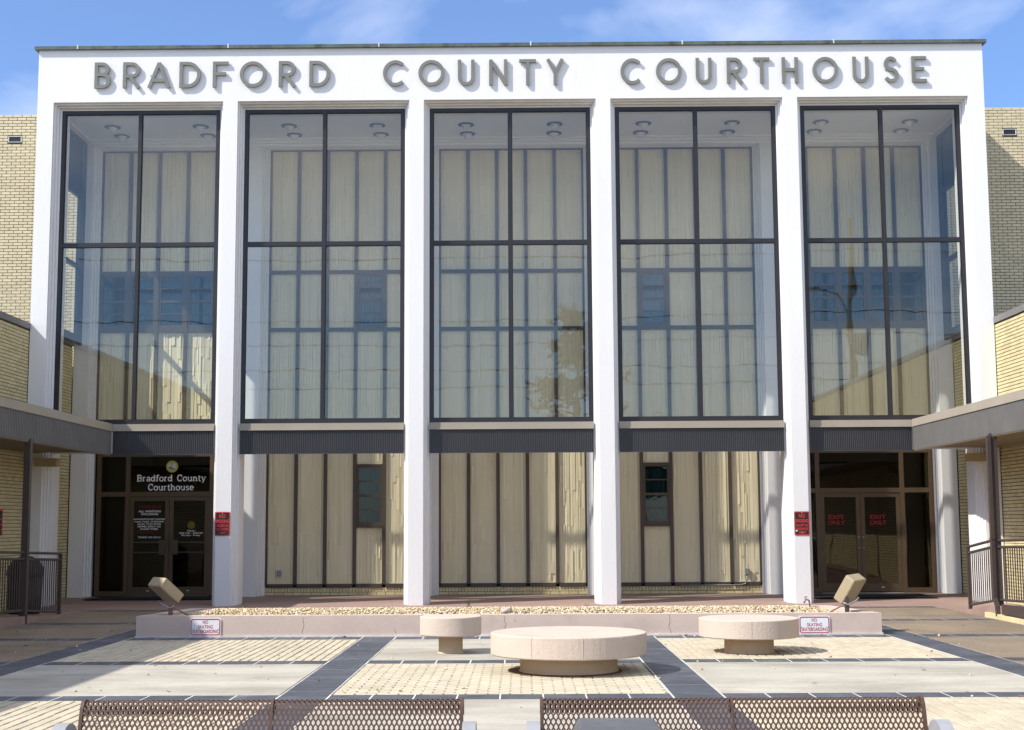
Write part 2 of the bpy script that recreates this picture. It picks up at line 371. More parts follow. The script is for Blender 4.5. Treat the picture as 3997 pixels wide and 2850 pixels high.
def letter_strokes(c, W, H, t):
    """centre lines of a geometric capital; the box W x H is measured along centre lines"""
    e = t/2
    if c == 'B':
        r1, r2 = H*0.235, H*0.265
        return [([(0,-e),(0,H+e)],0), ([(0,H),(W-r1-0.02,H)]+arc(W-r1-0.02,H-r1,r1,r1,90,-90)[1:]+[(0,H-2*r1)],0),
                ([(0,2*r2)]+[(W-r2,2*r2)]+arc(W-r2,r2,r2,r2,90,-90)[1:]+[(0,0)],0)]
    if c == 'R':
        r = H*0.27
        return [([(0,-e),(0,H+e)],0), ([(0,H),(W-r,H)]+arc(W-r,H-r,r,r,90,-90)[1:]+[(0,H-2*r)],0), ([(W*0.38,H-2*r),(W+0.01,-e)],0)]
    if c == 'A': return [([(-e*.4,-e),(W/2,H+e*.6)],0), ([(W+e*.4,-e),(W/2,H+e*.6)],0), ([(W*.2,H*.26),(W*.8,H*.26)],0)]
    if c == 'D':
        r = H/2
        return [([(0,-e),(0,H+e)],0), ([(0,H),(W-r*.95,H)]+arc(W-r*.95,r,r*.95,r,90,-90,14)[1:]+[(0,0)],0)]
    if c == 'F': return [([(0,-e),(0,H+e)],0), ([(0,H),(W+e,H)],0), ([(0,H*.53),(W*.82+e,H*.53)],0)]
    if c == 'E': return [([(0,-e),(0,H+e)],0), ([(0,H),(W+e,H)],0), ([(0,H*.52),(W*.80+e,H*.52)],0), ([(0,0),(W+e,0)],0)]
    if c == 'O': return [(arc(W/2,H/2,W/2,H/2,0,360*31/32,31),1)]
    if c == 'C': return [(arc(W*.56,H/2,W*.56,H/2,48,312,22),0)]
    if c == 'U': return [([(0,H+e),(0,W/2)]+arc(W/2,W/2,W/2,W/2,180,360,12)[1:]+[(W,H+e)],0)]
    if c == 'N': return [([(0,-e),(0,H+e)],0), ([(W,-e),(W,H+e)],0), ([(0,H+e*.4),(W,-e*.4)],0)]
    if c == 'T': return [([(-e,H),(W+e,H)],0), ([(W/2,-e),(W/2,H)],0)]
    if c == 'Y': return [([(0,H+e),(W/2,H*.46)],0), ([(W,H+e),(W/2,H*.46)],0), ([(W/2,-e),(W/2,H*.46)],0)]
    if c == 'H': return [([(0,-e),(0,H+e)],0), ([(W,-e),(W,H+e)],0), ([(0,H*.52),(W,H*.52)],0)]
    if c == 'S':
        r = H*0.25
        return [(arc(W*.48,H-r,W*.44,r,25,270,12)+arc(W*.5,r,W*.5,r,90,-155,12)[1:],0)]

# ================================================================== GROUND
struct('ground', MB().box(-200, 200, -200, 200, -0.5, -0.09), ASPH)
# bays and pitch of the portico
P = 3.745; BAYS = [(-2+k)*P for k in range(5)]; COLX = [(-1.5+k)*P for k in range(4)]
YB = 3.1          # plane of the back wall
# terrace under the portico: slightly sloped slab
struct('terrace', MB().prism_x([(-0.86,-0.3),(3.15,-0.3),(3.15,0.062),(-0.86,0.0)], -9.5, 9.5), TERR)
# bedding that shows in the joints
struct('plaza_bed', MB().box(-9.5, 9.5, -26, -0.87, -0.35, -0.032), BED)

VS = [(-5.73,-5.29), (-2.04,-1.575), (1.575,2.04), (5.29,5.73)]      # lengthwise slate strips
HS = [(-1.27,-0.88), (-4.72,-4.32), (-7.90,-7.46), (-11.32,-10.93), (-14.63,-14.25), (-17.98,-17.60)]
slab_cache = {}
def slab(parent, x0, x1, y0, y1, top):
    w_, d_ = round(x1-x0, 3), round(y1-y0, 3); key = (w_, d_)
    if key not in slab_cache:
        slab_cache[key] = MB().cbox(-w_/2, w_/2, -d_/2, d_/2, -0.03, 0, 0.004, '+z').mesh('slate_slab', SLATE)
    put('slate_slab', slab_cache[key], parent, ((x0+x1)/2, (y0+y1)/2, top))
J = 0.011
def vstrip(x0, x1, ya, yb):
    s = tag(put('paving_strip', None, None, ((x0+x1)/2, ya, 0)), kind='structure')
    n = max(1, round((yb-ya)/0.405)); d = (yb-ya)/n
    obj('grout', MB().box(x0, x1, ya, yb, -0.03, -0.0022), GROUT, s)
    for i in range(n): slab(s, x0+.008, x1-.008, ya+i*d+J/2, ya+(i+1)*d-J/2, 0.0 + R_.uniform(-.001, .001))
def hstrip(y0, y1, xa, xb):
    s = tag(put('paving_strip', None, None, (xa, (y0+y1)/2, 0)), kind='structure')
    n = max(1, round((xb-xa)/0.405)); d = (xb-xa)/n
    obj('grout', MB().box(xa, xb, y0, y1, -0.03, -0.0022), GROUT, s)
    for i in range(n): slab(s, xa+i*d+J/2, xa+(i+1)*d-J/2, y0+.008, y1-.008, 0.0 + R_.uniform(-.001, .001))
for i, (x0, x1) in enumerate(VS):
    vstrip(x0, x1, -18.0, -0.88 if i in (0, 3) else -7.46)
for (y0, y1) in HS:
    if y1 > -4: hstrip(y0, y1, -7.85, -5.73); hstrip(y0, y1, 5.73, 7.85); hstrip(y0, y1, -5.29, 5.29); continue
    yo = 0.02 if y0 < -10 else 0.0
    hstrip(y0+yo, y1+yo, -7.85, -5.73); hstrip(y0+yo, y1+yo, 5.73, 7.85)
    if y1 < -7:
        hstrip(y0, y1, -5.29, -2.04); hstrip(y0, y1, -1.575, 1.575); hstrip(y0, y1, 2.04, 5.29)
# exposed aggregate panels at the sides and behind the planter
for a, b in zip(HS[:-1], HS[1:]):
    for xa, xb in ((-7.86, -5.73), (5.73, 7.86)):
        struct('aggregate_paving', MB().cbox(xa+0.004, xb-0.004, b[1]+0.004, a[0]-0.004, -0.05, 0.002, 0.006, '+z'), AGG)
    if a[0] > -5: struct('aggregate_paving', MB().cbox(-5.286, 5.286, max(b[1], -7.4)+0.004, a[0]-0.004, -0.05, 0.002, 0.006, '+z'), AGG)
# concrete and brick cells
CELLX = [(-5.29, -2.04), (-1.575, 1.575), (2.04, 5.29)]
def concrete(xa, xb, ya, yb):
    struct('concrete_slab', MB().cbox(xa+0.01, xb-0.01, ya+0.01, yb-0.01, -0.06, 0.001, 0.006, '+z'), CONC)
brick_var = {}
def brick_mesh(lx, ly, lz, axis, c, mat, name='brick'):
    key = (lx, ly, lz, axis, mat.name)
    if key not in brick_var:
        brick_var[key] = MB().cbox(-lx/2, lx/2, -ly/2, ly/2, -lz/2, lz/2, c, axis).mesh(name, mat)
    return brick_var[key]
CAMP = cam.matrix_world.translation
CINV = cam.matrix_world.inverted()
def in_frame(p, m=0.03):
    q = CINV @ Vector(p)
    if q.z > -0.1: return False
    u = q.x/-q.z*49.647/36; v = q.y/-q.z*49.647/36
    return abs(u) < 0.5+m and abs(v) < 0.5*730/1024+m
def split300(items, pos, n=300):
    """the n items that show largest, the rest"""
    s = sorted(items, key=lambda it: (0 if in_frame(pos(it)) else 1, (Vector(pos(it))-CAMP).length))
    return s[:n], s[n:]
def brick_cell(xa, xb, ya, yb, along_y):
    root = tag(put('brick_paving', None, None, ((xa+xb)/2, ya, 0)), kind='structure')
    obj('joint_bed', MB().box(xa+0.008, xb-0.008, ya+0.008, yb-0.008, -0.031, -0.020), BED, root)
    ps, pl = 0.1035, 0.207      # short and long pitch
    W_, D_ = xb-xa-0.02, yb-ya-0.02
    items = []
    if along_y:
        n = round(W_/ps); ps_ = W_/n
        for i in range(n):
            y = ya+0.01 - (pl/2 if i % 2 else 0)
            while y < yb-0.012:
                a, b = max(y, ya+0.01), min(y+pl, yb-0.01)
                if b-a > 0.03: items.append((xa+0.01+i*ps_, xa+0.01+(i+1)*ps_, a, b))
                y += pl
        jx, jy = 0.016, 0.008
    else:
        n = round(D_/ps); ps_ = D_/n
        for i in range(n):
            x = xa+0.01 - (pl/2 if i % 2 else 0)
            while x < xb-0.012:
                a, b = max(x, xa+0.01), min(x+pl, xb-0.01)
                if b-a > 0.03: items.append((a, b, ya+0.01+i*ps_, ya+0.01+(i+1)*ps_))
                x += pl
        jx, jy = 0.016, 0.010
    pos = lambda t: ((t[0]+t[1])/2, (t[2]+t[3])/2, 0)
    near, far = split300(items, pos)
    for t in near:
        lx, ly = round(t[1]-t[0]-jx, 3), round(t[3]-t[2]-jy, 3)
        x, y, _ = pos(t)
        o = put('brick', brick_mesh(lx, ly, 0.05, '+z', 0.004, PAVER), root, (x+R_.uniform(-.002,.002), y, -0.025+R_.uniform(-0.002, 0.002)))
        o.rotation_euler = (R_.uniform(-.008,.008), R_.uniform(-.008,.008), R_.uniform(-.012,.012))
    if far:
        mb = MB()
        for t in far:
            z = R_.uniform(-0.002, 0.002)
            mb.cbox(t[0]+jx/2, t[1]-jx/2, t[2]+jy/2, t[3]-jy/2, -0.05, z, 0.004, '+z')
        tag(obj('brick', mb, PAVER, root), kind='stuff')
ROWS = [(-10.93, -7.90), (-14.25, -11.32), (-17.60, -14.63)]
for r, (ya, yb) in enumerate(ROWS):
    for c, (xa, xb) in enumerate(CELLX):
        if (r + c) % 2 == 0: brick_cell(xa, xb, ya, yb, c != 1)
        else: concrete(xa, xb, ya, yb)
struct('concrete_slab', MB().box(-9.4, 9.4, -26, -18.02, -0.06, 0.0), CONC)

# ramps of the covered walkways
def ramp(sx, prof, name='ramp'):
    pts = prof + [(prof[-1][0], -0.05), (prof[0][0], -0.05)]
    xa, xb = sorted((sx*7.86, sx*9.5))
    return struct(name, MB().prism_x(list(reversed(pts)), xa, xb), TERR)
ramp(-1, [(-0.9, 0.0), (-2.2, 0.02), (-4.1, 0.105), (-5.4, 0.165), (-9.0, 0.24), (-20, 0.26)])
ramp(1, [(-0.9, 0.0), (-2.6, 0.025), (-4.0, 0.19), (-5.4, 0.26), (-9.0, 0.33), (-20, 0.34)])

# ================================================================== COURTHOUSE (portico and its back wall)
CH = thing('courthouse', 'white stucco portico with five glazed bays and large grey capital letters', 'courthouse', (0, 0, 0))
XW = 9.51; ZT = 11.13; ZR = 10.05
# column profile: narrow front, three steps back on both sides, core
def col_profile(x, hw=0.1475, st=0.0335, dy=0.0833, core_y=0.75):
    r = [(hw, 0), (hw, dy), (hw+st, dy), (hw+st, 2*dy), (hw+2*st, 2*dy), (hw+2*st, 3*dy), (hw+3*st, 3*dy), (hw+3*st, core_y)]
    return [(x-a, b) for a, b in reversed(r)][0:] , r
def column_poly(x):
    hw, st, dy = 0.1475, 0.0335, 0.0833
    r = [(hw, 0), (hw, dy), (hw+st, dy), (hw+st, 2*dy), (hw+2*st, 2*dy), (hw+2*st, 3*dy), (hw+3*st, 3*dy), (hw+3*st, 0.75)]
    return [(x+a, b) for a, b in r] + [(x-a, b) for a, b in reversed(r)]
for x in COLX: obj('column', MB().prism(column_poly(x), -0.05, ZR), WHITE, CH)
def pier_poly(s):
    st, dy = 0.0335, 0.0833; xi = 9.185
    r = [(XW, 0), (XW, 0.75), (xi-3*st, 0.75), (xi-3*st, 3*dy), (xi-2*st, 3*dy), (xi-2*st, 2*dy), (xi-st, 2*dy), (xi-st, dy), (xi, dy), (xi, 0)]
    if s < 0: return [(-a, b) for a, b in r]           # orientation: mirrored
    return list(reversed(r))
for s in (-1, 1):
    p = pier_poly(s)
    area = sum(p[i][0]*p[(i+1) % len(p)][1]-p[(i+1) % len(p)][0]*p[i][1] for i in range(len(p)))
    if area < 0: p = list(reversed(p))
    obj('corner_pier', MB().prism(p, -0.05, ZR), WHITE, CH)
obj('frieze', MB().box(-XW, XW, 0, 0.75, ZR, ZT), WHITE, CH)
# stepped lintel mouldings between the columns
hwo = P/2 - 0.1475
for c in BAYS:
    mb = MB()
    for i in range(3):
        z1 = ZR - 0.002 - i*0.034; y0 = 0.0833*(i+1)
        if abs(c) > 7: xa, xb = (c-9.185-(-c) if False else -9.185, c+hwo) if c < 0 else (c-hwo, 9.185)
        else: xa, xb = c-hwo, c+hwo
        mb.box(xa+0.001, xb-0.001, y0-0.002*i+0.001, 0.748, z1-0.034, z1-0.0005)
    obj('lintel_moulding', mb, TRIMW, CH)
# side friezes, ceiling, roof, back header
for s in (-1, 1):
    xa, xb = sorted((s*XW, s*9.2))
    obj('side_frieze', MB().box(xa, xb, 0.751, YB+0.05, 9.95, ZT), WHITE, CH)
obj('ceiling', MB().box(-9.2, 9.2, 0.75, 2.45, 9.97, 10.2), CEIL, CH)
obj('back_header', MB().box(-9.2, 9.2, 2.45, 2.58, 9.935, 10.2).box(-9.2, 9.2, 2.58, 2.72, 9.90, 10.2).box(-9.2, 9.2, 2.72, YB+0.05, 9.86, 10.2), CEIL, CH)
obj('roof', MB().box(-XW+0.02, XW-0.02, 0.76, 12, 10.25, ZT-0.01), COPING, CH)
# copper coping in lengths, joints covered by pale straps
cj = [-9.585, -8.71, -5.67, -2.63, 0.43, 3.48, 6.52, 9.585]
for a, b in zip(cj[:-1], cj[1:]):
    mb = MB().prism_x([(-0.07, ZT+0.0), (0.30, ZT+0.01), (0.30, ZT+0.085), (-0.07, ZT+0.068)], a+0.002, b-0.002)
    cp = obj('coping', mb, COPPER, CH)
    if b < 9: obj('joint_strap', MB().box(b-0.014, b+0.014, -0.076, 0.28, ZT+0.004, ZT+0.092), SEALS, cp)
for s in (-1, 1):
    xa, xb = sorted((s*9.585, s*9.40))
    obj('coping', MB().box(xa, xb, 0.302, YB+0.1, ZT+0.012, ZT+0.08), COPPER, CH)
# raised capitals
LET = [('B',-8.359,-8.038),('R',-7.785,-7.446),('A',-7.278,-6.837),('D',-6.647,-6.221),('F',-5.973,-5.663),('O',-5.429,-4.90),('R',-4.644,-4.308),('D',-4.028,-3.614),
       ('C',-2.545,-2.09),('O',-1.833,-1.309),('U',-1.038,-0.704),('N',-0.409,-0.044),('T',0.197,0.536),('Y',0.74,1.098),
       ('C',2.231,2.665),('O',2.944,3.456),('U',3.743,4.06),('R',4.365,4.677),('T',4.903,5.223),('H',5.47,5.792),('O',6.086,6.593),('U',6.889,7.208),('S',7.51,7.804),('E',8.07,8.364)]
for c, x0, x1 in LET:
    t = 0.067; z0, z1 = (10.322, 10.858)
    mb = MB()
    for q, (pts, cl) in enumerate(letter_strokes(c, x1-x0-t, z1-z0-t, t)):
        strip2d(mb, [(x0+t/2+a, z0+t/2+b) for a, b in pts], t, -0.056-0.0012*q, -0.016+0.0007*q, bool(cl))
    for px in ((x0+0.035, x0+0.05) if c not in 'TY' else ((x0+x1)/2-.01, (x0+x1)/2+.01),):   # stand-off stud
        mb.box(px[0], px[1], -0.0165, 0.002, (z0+z1)/2-0.01, (z0+z1)/2+0.01)
    obj('letter', mb, LETTER, CH)

# window walls between the columns
GY0, GY1 = 0.25, 0.35
for c in BAYS:
    xa, xb = c-1.6245, c+1.6245
    if c < -7: xa = -9.0845
    if c > 7: xb = 9.0845
    t = 0.078; za, zb = 3.565, 9.948
    fr = MB().box(xa+.002, xa+t, GY0, GY1, za, zb).box(xb-t, xb-.002, GY0, GY1, za, zb)
    fr.box(xa+t, xb-t, GY0, GY1, zb-t, zb).box(xa+t, xb-t, GY0, GY1, za, za+t+.01)
    xm = c; zm0, zm1 = 7.135, 7.215
    fr.box(xm-.035, xm+.035, GY0-.003, GY1+.003, za+t+.01, zb-t)
    fr.box(xa+t, xm-.035, GY0+.002, GY1-.002, zm0, zm1).box(xm+.035, xb-t, GY0+.002, GY1-.002, zm0, zm1)
    f = obj('window_frame', fr, FRAME, CH)
    for (p, q) in ((xa+t, xm-.035), (xm+.035, xb-t)):
        for (r, s) in ((za+t+.01, zm0), (zm1, zb-t)):
            obj('pane', MB().box(p-.004, q+.004, 0.296, 0.304, r-.004, s+.004), GLASS, f)
            bd = MB()   # glazing bead
            for (u0, u1, v0, v1) in ((p, p+.012, r, s), (q-.012, q, r, s), (p+.012, q-.012, r, r+.012), (p+.012, q-.012, s-.012, s)):
                bd.box(u0, u1, 0.275, 0.2955, v0, v1)
            obj('glazing_bead', bd, FRAME, f)
# canopy band between the columns: tan trim over ribbed metal, soffit, deck
def ribbed_x(xa, xb, y, z0, z1, pitch=0.036, depth=0.026):
    mb = MB(); n = int((xb-xa)/pitch); pitch = (xb-xa)/n; pr = []
    for i in range(n):
        x = xa+i*pitch
        pr += [(x, y), (x+pitch*.42, y), (x+pitch*.50, y-depth), (x+pitch*.92, y-depth)]
    pr.append((xb, y))
    k = len(mb.v)
    for (x, yy) in pr: mb.v += [(x, yy, z0), (x, yy, z1)]
    for i in range(len(pr)-1): mb.f.append((k+2*i, k+2*i+2, k+2*i+3, k+2*i+1))
    mb.box(xa, xb, y+.003, y+.02, z0, z1)
    mb.box(xa, xb, y-depth-.006, y+.003, z0-.012, z0)      # bottom edge trim
    return mb
for c in BAYS:
    xa, xb = c-1.62, c+1.62
    if c < -7: xa = -7.87
    if c > 7: xb = 7.87
    obj('canopy_trim', MB().box(xa, xb, 0.165, 0.245, 3.425, 3.563).box(xa, xb, 0.145, 0.165, 3.425, 3.437), TANB, CH)
    obj('ribbed_fascia', ribbed_x(xa, xb, 0.205, 2.970, 3.4245), RIB, CH)
for c in BAYS:      # beam behind the band; the space behind is open from terrace to ceiling
    obj('canopy_beam', MB().box(c-1.618, c+1.618, 0.228, 0.345, 2.99, 3.56), WHITE, CH)

# back piers and corner back piers
for x in COLX:
    r = [(0.15, 2.75), (0.15, 2.85), (0.19, 2.85), (0.19, 2.95), (0.23, 2.95), (0.23, 3.03), (0.272, 3.03), (0.272, 3.16)]
    obj('back_pier', MB().prism([(x+a, b) for a, b in r]+[(x-a, b) for a, b in reversed(r)], 0.0, 9.86), WHITE, CH)
for s in (-1, 1):
    r = [(XW, 2.75), (XW, 3.16), (9.085, 3.16), (9.085, 3.03), (9.12, 3.03), (9.12, 2.95), (9.155, 2.95), (9.155, 2.85), (9.19, 2.85), (9.19, 2.75)]
    p = [(s*a, b) for a, b in r]
    area = sum(p[i][0]*p[(i+1) % len(p)][1]-p[(i+1) % len(p)][0]*p[i][1] for i in range(len(p)))
    if area < 0: p = list(reversed(p))
    obj('back_pier', MB().prism(p, 0.0, 9.95), WHITE, CH)
# core of the building behind the back wall (hollow where the lobbies are)
core = MB().box(-9.6, 9.6, 3.2, 12, 3.3, 10.24).box(-5.85, 5.85, 3.2, 12, 0, 3.3)
for s in (-1, 1):
    xa, xb = sorted((s*9.1, s*9.6)); core.box(xa, xb, 3.2, 12, 0, 3.3)
    xa, xb = sorted((s*5.85, s*9.1)); core.box(xa, xb, 8, 12, 0, 3.3)
obj('rear_wall', core, INTER, CH)

# cast wall panels with board-like relief
def panel_mesh(wd, ht, seed):
    r = random.Random(seed); mb = MB()
    b = 0.022
    mb.box(-wd/2, wd/2, 0.0, 0.05, 0, ht)
    mb.box(-wd/2, -wd/2+b, -0.022, 0, 0, ht).box(wd/2-b, wd/2, -0.022, 0, 0, ht)
    mb.box(-wd/2+b, wd/2-b, -0.030, 0, 0, b).box(-wd/2+b, wd/2-b, -0.030, 0, ht-b, ht)
    x = -wd/2+b
    while x < wd/2-b-0.012:
        w_ = min(r.choice((.035,.045,.055,.065,.08)), wd/2-b-x)
        if wd/2-b-x-w_ < 0.015: w_ = wd/2-b-x
        z = b - r.random()*0.5
        while z < ht-b:
            l = r.choice((.25,.4,.55,.7,.95,1.3)); a, c = max(z, b), min(z+l, ht-b)
            if c-a > 0.02:
                a += .0015; c -= .0015
                d0 = r.uniform(.010, .030); tl = r.uniform(-.006, .006)
                dl, dr = max(.002, d0+tl), max(.002, d0-tl); sk = r.uniform(-.006, .006)
                n = len(mb.v)
                xa, xb = x+.002, x+w_-.002
                mb.v += [(xa,0,a),(xb,0,a),(xb,0,c),(xa,0,c),(xa,-dl,a),(xb,-dr,a),(min(xb+sk*.0,xb),-dr*r.uniform(.7,1.2),c),(xa,-dl*r.uniform(.7,1.2),c)]
                mb.f += [(n+4,n+5,n+6,n+7),(n,n+1,n+5,n+4),(n+1,n+2,n+6,n+5),(n+2,n+3,n+7,n+6),(n+3,n,n+4,n+7)]
            z += l
        x += w_
    return mb.mesh('wall_panel', PANEL)
PC = {}
def panel(x, z0, z1, idx):
    key = (round(z1-z0, 3), idx % 3)
    if key not in PC: PC[key] = panel_mesh(0.563, z1-z0, hash(key[1]) + int(key[0]*100))
    put('wall_panel', PC[key], CH, (x, 3.135, z0))
def curtain(mb, xa, xb, y, z0, z1, n=14):
    k = len(mb.v)
    for i in range(n*2+1):
        x = xa+(xb-xa)*i/(2*n); yy = y + (0.018 if i % 2 else 0.0) + R_.uniform(-.004, .004)
        mb.v += [(x, yy, z0), (x, yy, z1)]
    for i in range(2*n): mb.f.append((k+2*i, k+2*i+2, k+2*i+3, k+2*i+1))
def window(x, z0, z1, cm):
    wd = 0.563; fr = MB(); a, b = x-wd/2+.003, x+wd/2-.003; t = .042
    fr.box(a, a+t, 3.07, 3.16, z0, z1).box(b-t, b, 3.07, 3.16, z0, z1).box(a+t, b-t, 3.07, 3.16, z0, z0+.075).box(a+t, b-t, 3.07, 3.16, z1-t, z1)
    zi0, zi1 = z0+.075, z1-t; h = zi1-zi0
    cuts = [zi0+h*.235, zi0+h*.49, zi0+h*.755]; th = [.012, .028, .012]
    for c, q in zip(cuts, th): fr.box(a+t, b-t, 3.075, 3.155, c-q, c+q)
    f = obj('window', fr, MULL, CH)
    ed = [zi0]+[v for c, q in zip(cuts, th) for v in (c-q, c+q)]+[zi1]
    for i in range(0, 8, 2):
        obj('pane', MB().box(a+t, b-t, 3.108, 3.114, ed[i], ed[i+1]), GLASSW, f)
    cb = MB(); curtain(cb, a+t, b-t, 3.165, z0+.05, z1-.03)
    obj('curtain', cb, cm, f)
PT = 0.638
for bi, c in enumerate(BAYS):
    mx_ = [c + (k-2.5)*PT for k in range(6)]
    # upper wall seen through the glass
    for x in mx_: obj('mullion', MB().box(x-.0375, x+.0375, 3.055, 3.17, 3.252, 9.905), MULL, CH)
    for k in range(5):
        x = (mx_[k]+mx_[k+1])/2; xa, xb = mx_[k]+.0375, mx_[k+1]-.0375
        rails = MB()
        for z0, z1 in ((3.2525, 3.333), (5.785, 5.868), (7.066, 7.145), (9.835, 9.905)): rails.box(xa, xb, 3.062, 3.17, z0, z1)
        obj('transom_rail', rails, MULL, CH)
        panel(x, 3.335, 5.783, bi+k); panel(x, 7.147, 9.833, bi*2+k)
        if bi in (0, 4): window(x, 5.87, 7.064, CURT)
        elif (bi, k) in ((1, 3), (3, 1)): window(x, 5.87, 7.064, CURT if bi == 1 else CURTP)
        else: panel(x, 5.87, 7.064, bi+k+1)
    # ground floor
    if bi in (1, 2, 3):
        for x in mx_: obj('mullion', MB().box(x-.0375, x+.0375, 3.055, 3.17, 0.295, 3.249), MULL, CH)
        for k in range(5):
            x = (mx_[k]+mx_[k+1])/2; xa, xb = mx_[k]+.0375, mx_[k+1]-.0375
            obj('sill_rail', MB().box(xa, xb, 3.06, 3.17, 0.228, 0.305), MULL, CH)
            if (bi, k) in ((1, 3), (3, 1)):
                panel(x, 0.307, 1.50, k); window(x, 1.545, 2.835, CURT)
                obj('transom_rail', MB().box(xa, xb, 3.05, 3.17, 1.503, 1.543).box(xa, xb, 3.06, 3.17, 2.837, 2.875), MULL, CH)
                panel(x, 2.877, 3.247, k)
            else: panel(x, 0.307, 3.247, bi+2*k)
        # brick base: soldier course over one stretcher course
        xa, xb = c-1.60, c+1.60
        obj('base_mortar', MB().box(xa, xb, 3.097, 3.17, 0.02, 0.227), MORTAR, CH)
        n = 46; d = (xb-xa)/n
        sm = brick_mesh(round(d-.008, 4), .06, .093, '-y', .003, BRICKW)
        for i in range(n): put('brick', sm, CH, (xa+(i+.5)*d, 3.118+R_.uniform(-.002,.002), 0.178))
        n = 16; d = (xb-xa)/n
        sm = brick_mesh(round(d-.01, 4), .06, .058, '-y', .003, BRICKW)
        for i in range(n): put('brick', sm, CH, (xa+(i+.5)*d, 3.118+R_.uniform(-.002,.002), 0.094))

# storefronts with double doors in the two outer bays
def storefront(c, entry):
    xo = 1.585; fr = MB(); Y0, Y1 = 3.04, 3.14; zf = 0.07
    pj = 0.955
    xs = [(-xo, -xo+.09), (-pj, -pj+.09), (pj-.09, pj), (xo-.09, xo)]
    for a, b in xs: fr.box(c+a, c+b, Y0, Y1, zf, 3.249)
    for (a, b) in ((-xo+.09, -pj), (-pj+.09, pj-.09), (pj, xo-.09)):
        fr.box(c+a, c+b, Y0+.003, Y1, 3.06, 3.249).box(c+a, c+b, Y0+.003, Y1, 2.20, 2.30)
        if abs(a+b) > .5: fr.box(c+a, c+b, Y0+.003, Y1, zf, 0.17)
    f = obj('door_frame', fr, DOORF, CH)
    for (a, b) in ((-xo+.09, -pj), (-pj+.09, pj-.09), (pj, xo-.09)):
        obj('transom_pane', MB().box(c+a, c+b, 3.085, 3.095, 2.30, 3.06), GLASSD, f)
        if abs(a+b) > .5: obj('side_pane', MB().box(c+a, c+b, 3.085, 3.095, 0.17, 2.20), GLASSD, f)
    obj('threshold', MB().box(c-pj+.09, c+pj-.09, 3.0, 3.16, 0.055, 0.075), STEEL, f)
    doors = []
    for s in (-1, 1):
        xa, xb = sorted((c+s*0.004, c+s*(pj-.094)))
        d = MB(); t = .088
        d.box(xa, xa+t, 3.06, 3.11, 0.09, 2.195).box(xb-t, xb, 3.06, 3.11, 0.09, 2.195)
        d.box(xa+t, xb-t, 3.06, 3.11, 2.105, 2.195).box(xa+t, xb-t, 3.06, 3.11, 0.09, 0.26)
        dd = obj('door', d, DOORF, CH); doors.append((dd, xa, xb))
        obj('pane', MB().box(xa+t, xb-t, 3.082, 3.090, 0.26, 2.105), GLASSD, dd)
        if entry:
            h = MB()
            for z in (1.215, 1.0): h.box(xa+.02, xb-.02, 3.035, 3.05, z-.012, z+.012)
            hx = xb-.20 if s < 0 else xa+.05
            h.box(hx, hx+.15, 3.02, 3.058, 0.95, 1.265)
            obj('handle', h, MULL, dd)
        else:
            h = MB()
            xk = xb-.045 if s < 0 else xa+.045
            for z in (1.25, 1.02): h.lathe([(0, .0), (.02, 0), (.02, .012), (0, .012)], 0, 0, 12)
            m = MB()
            for z in (1.25, 1.02): m.tube([(xk, 3.045, z), (xk, 3.06, z)], .018, 10)
            obj('lock', m, STEEL, dd)
        sp = MB().box((xa+xb)/2-.03, (xa+xb)/2+.03, 3.052, 3.06, 0.17, 0.19); obj('name_plate', sp, BOLT, dd)
    return f, doors
f1, d1 = storefront(BAYS[0]+.055, True)
f5, d5 = storefront(BAYS[4]-.0, False)
# lettering on the entrance glass
YT = 3.0805
def vinyl(parent, name, mat, lines):
    obj(name, join(*[font_mesh(t, a, b, z0, z1, YT, 0.012) for t, a, b, z0, z1 in lines]), mat, parent)
dl, dr = d1[0][0], d1[1][0]
vinyl(dl, 'red_lettering', TXTRD, [('WARNING', -8.105, -7.623, 1.941, 2.011), ('MUST BE LEFT', -8.12, -7.62, 1.437, 1.462), ('IN YOUR VEHICLE', -8.16, -7.58, 1.395, 1.42)])
vinyl(dl, 'white_lettering', TXTW, [('ALL WEAPONS', -8.108, -7.624, 1.858, 1.903), ('INCLUDING', -8.046, -7.684, 1.797, 1.842),
      ('KNIVES/POCKET KNIVES,', -8.206, -7.521, 1.688, 1.727), ('NAIL FILES, SCISSORS,', -8.182, -7.549, 1.636, 1.674), ('GUNS, STUN GUNS,', -8.125, -7.606, 1.584, 1.622),
      ('PEPPER SPRAY OR', -8.12, -7.617, 1.532, 1.570), ('SHARP ITEMS', -8.06, -7.679, 1.480, 1.516), ('THANK YOU B.C.C.', -8.109, -7.606, 1.303, 1.339)])
vinyl(dr, 'white_lettering', TXTW, [('Hours:', -7.043, -6.87, 1.440, 1.478), ('8:00 A.M. - 5:00 P.M.', -7.211, -6.70, 1.392, 1.428), ('Monday - Friday', -7.165, -6.759, 1.337, 1.378)])
obj('gold_seal', MB().tube([(-6.96, YT, 1.577), (-6.96, YT-.004, 1.577)], .082, 24), M('dim_gold', (.16, .13, .02), .6), dr)
for dd, xc in ((d5[0][0], 6.975), (d5[1][0], 7.87)):
    vinyl(dd, 'red_lettering', TXTR, [('EXIT', xc-.168, xc+.168, 1.634, 1.720), ('ONLY', xc-.178, xc+.178, 1.512, 1.602)])
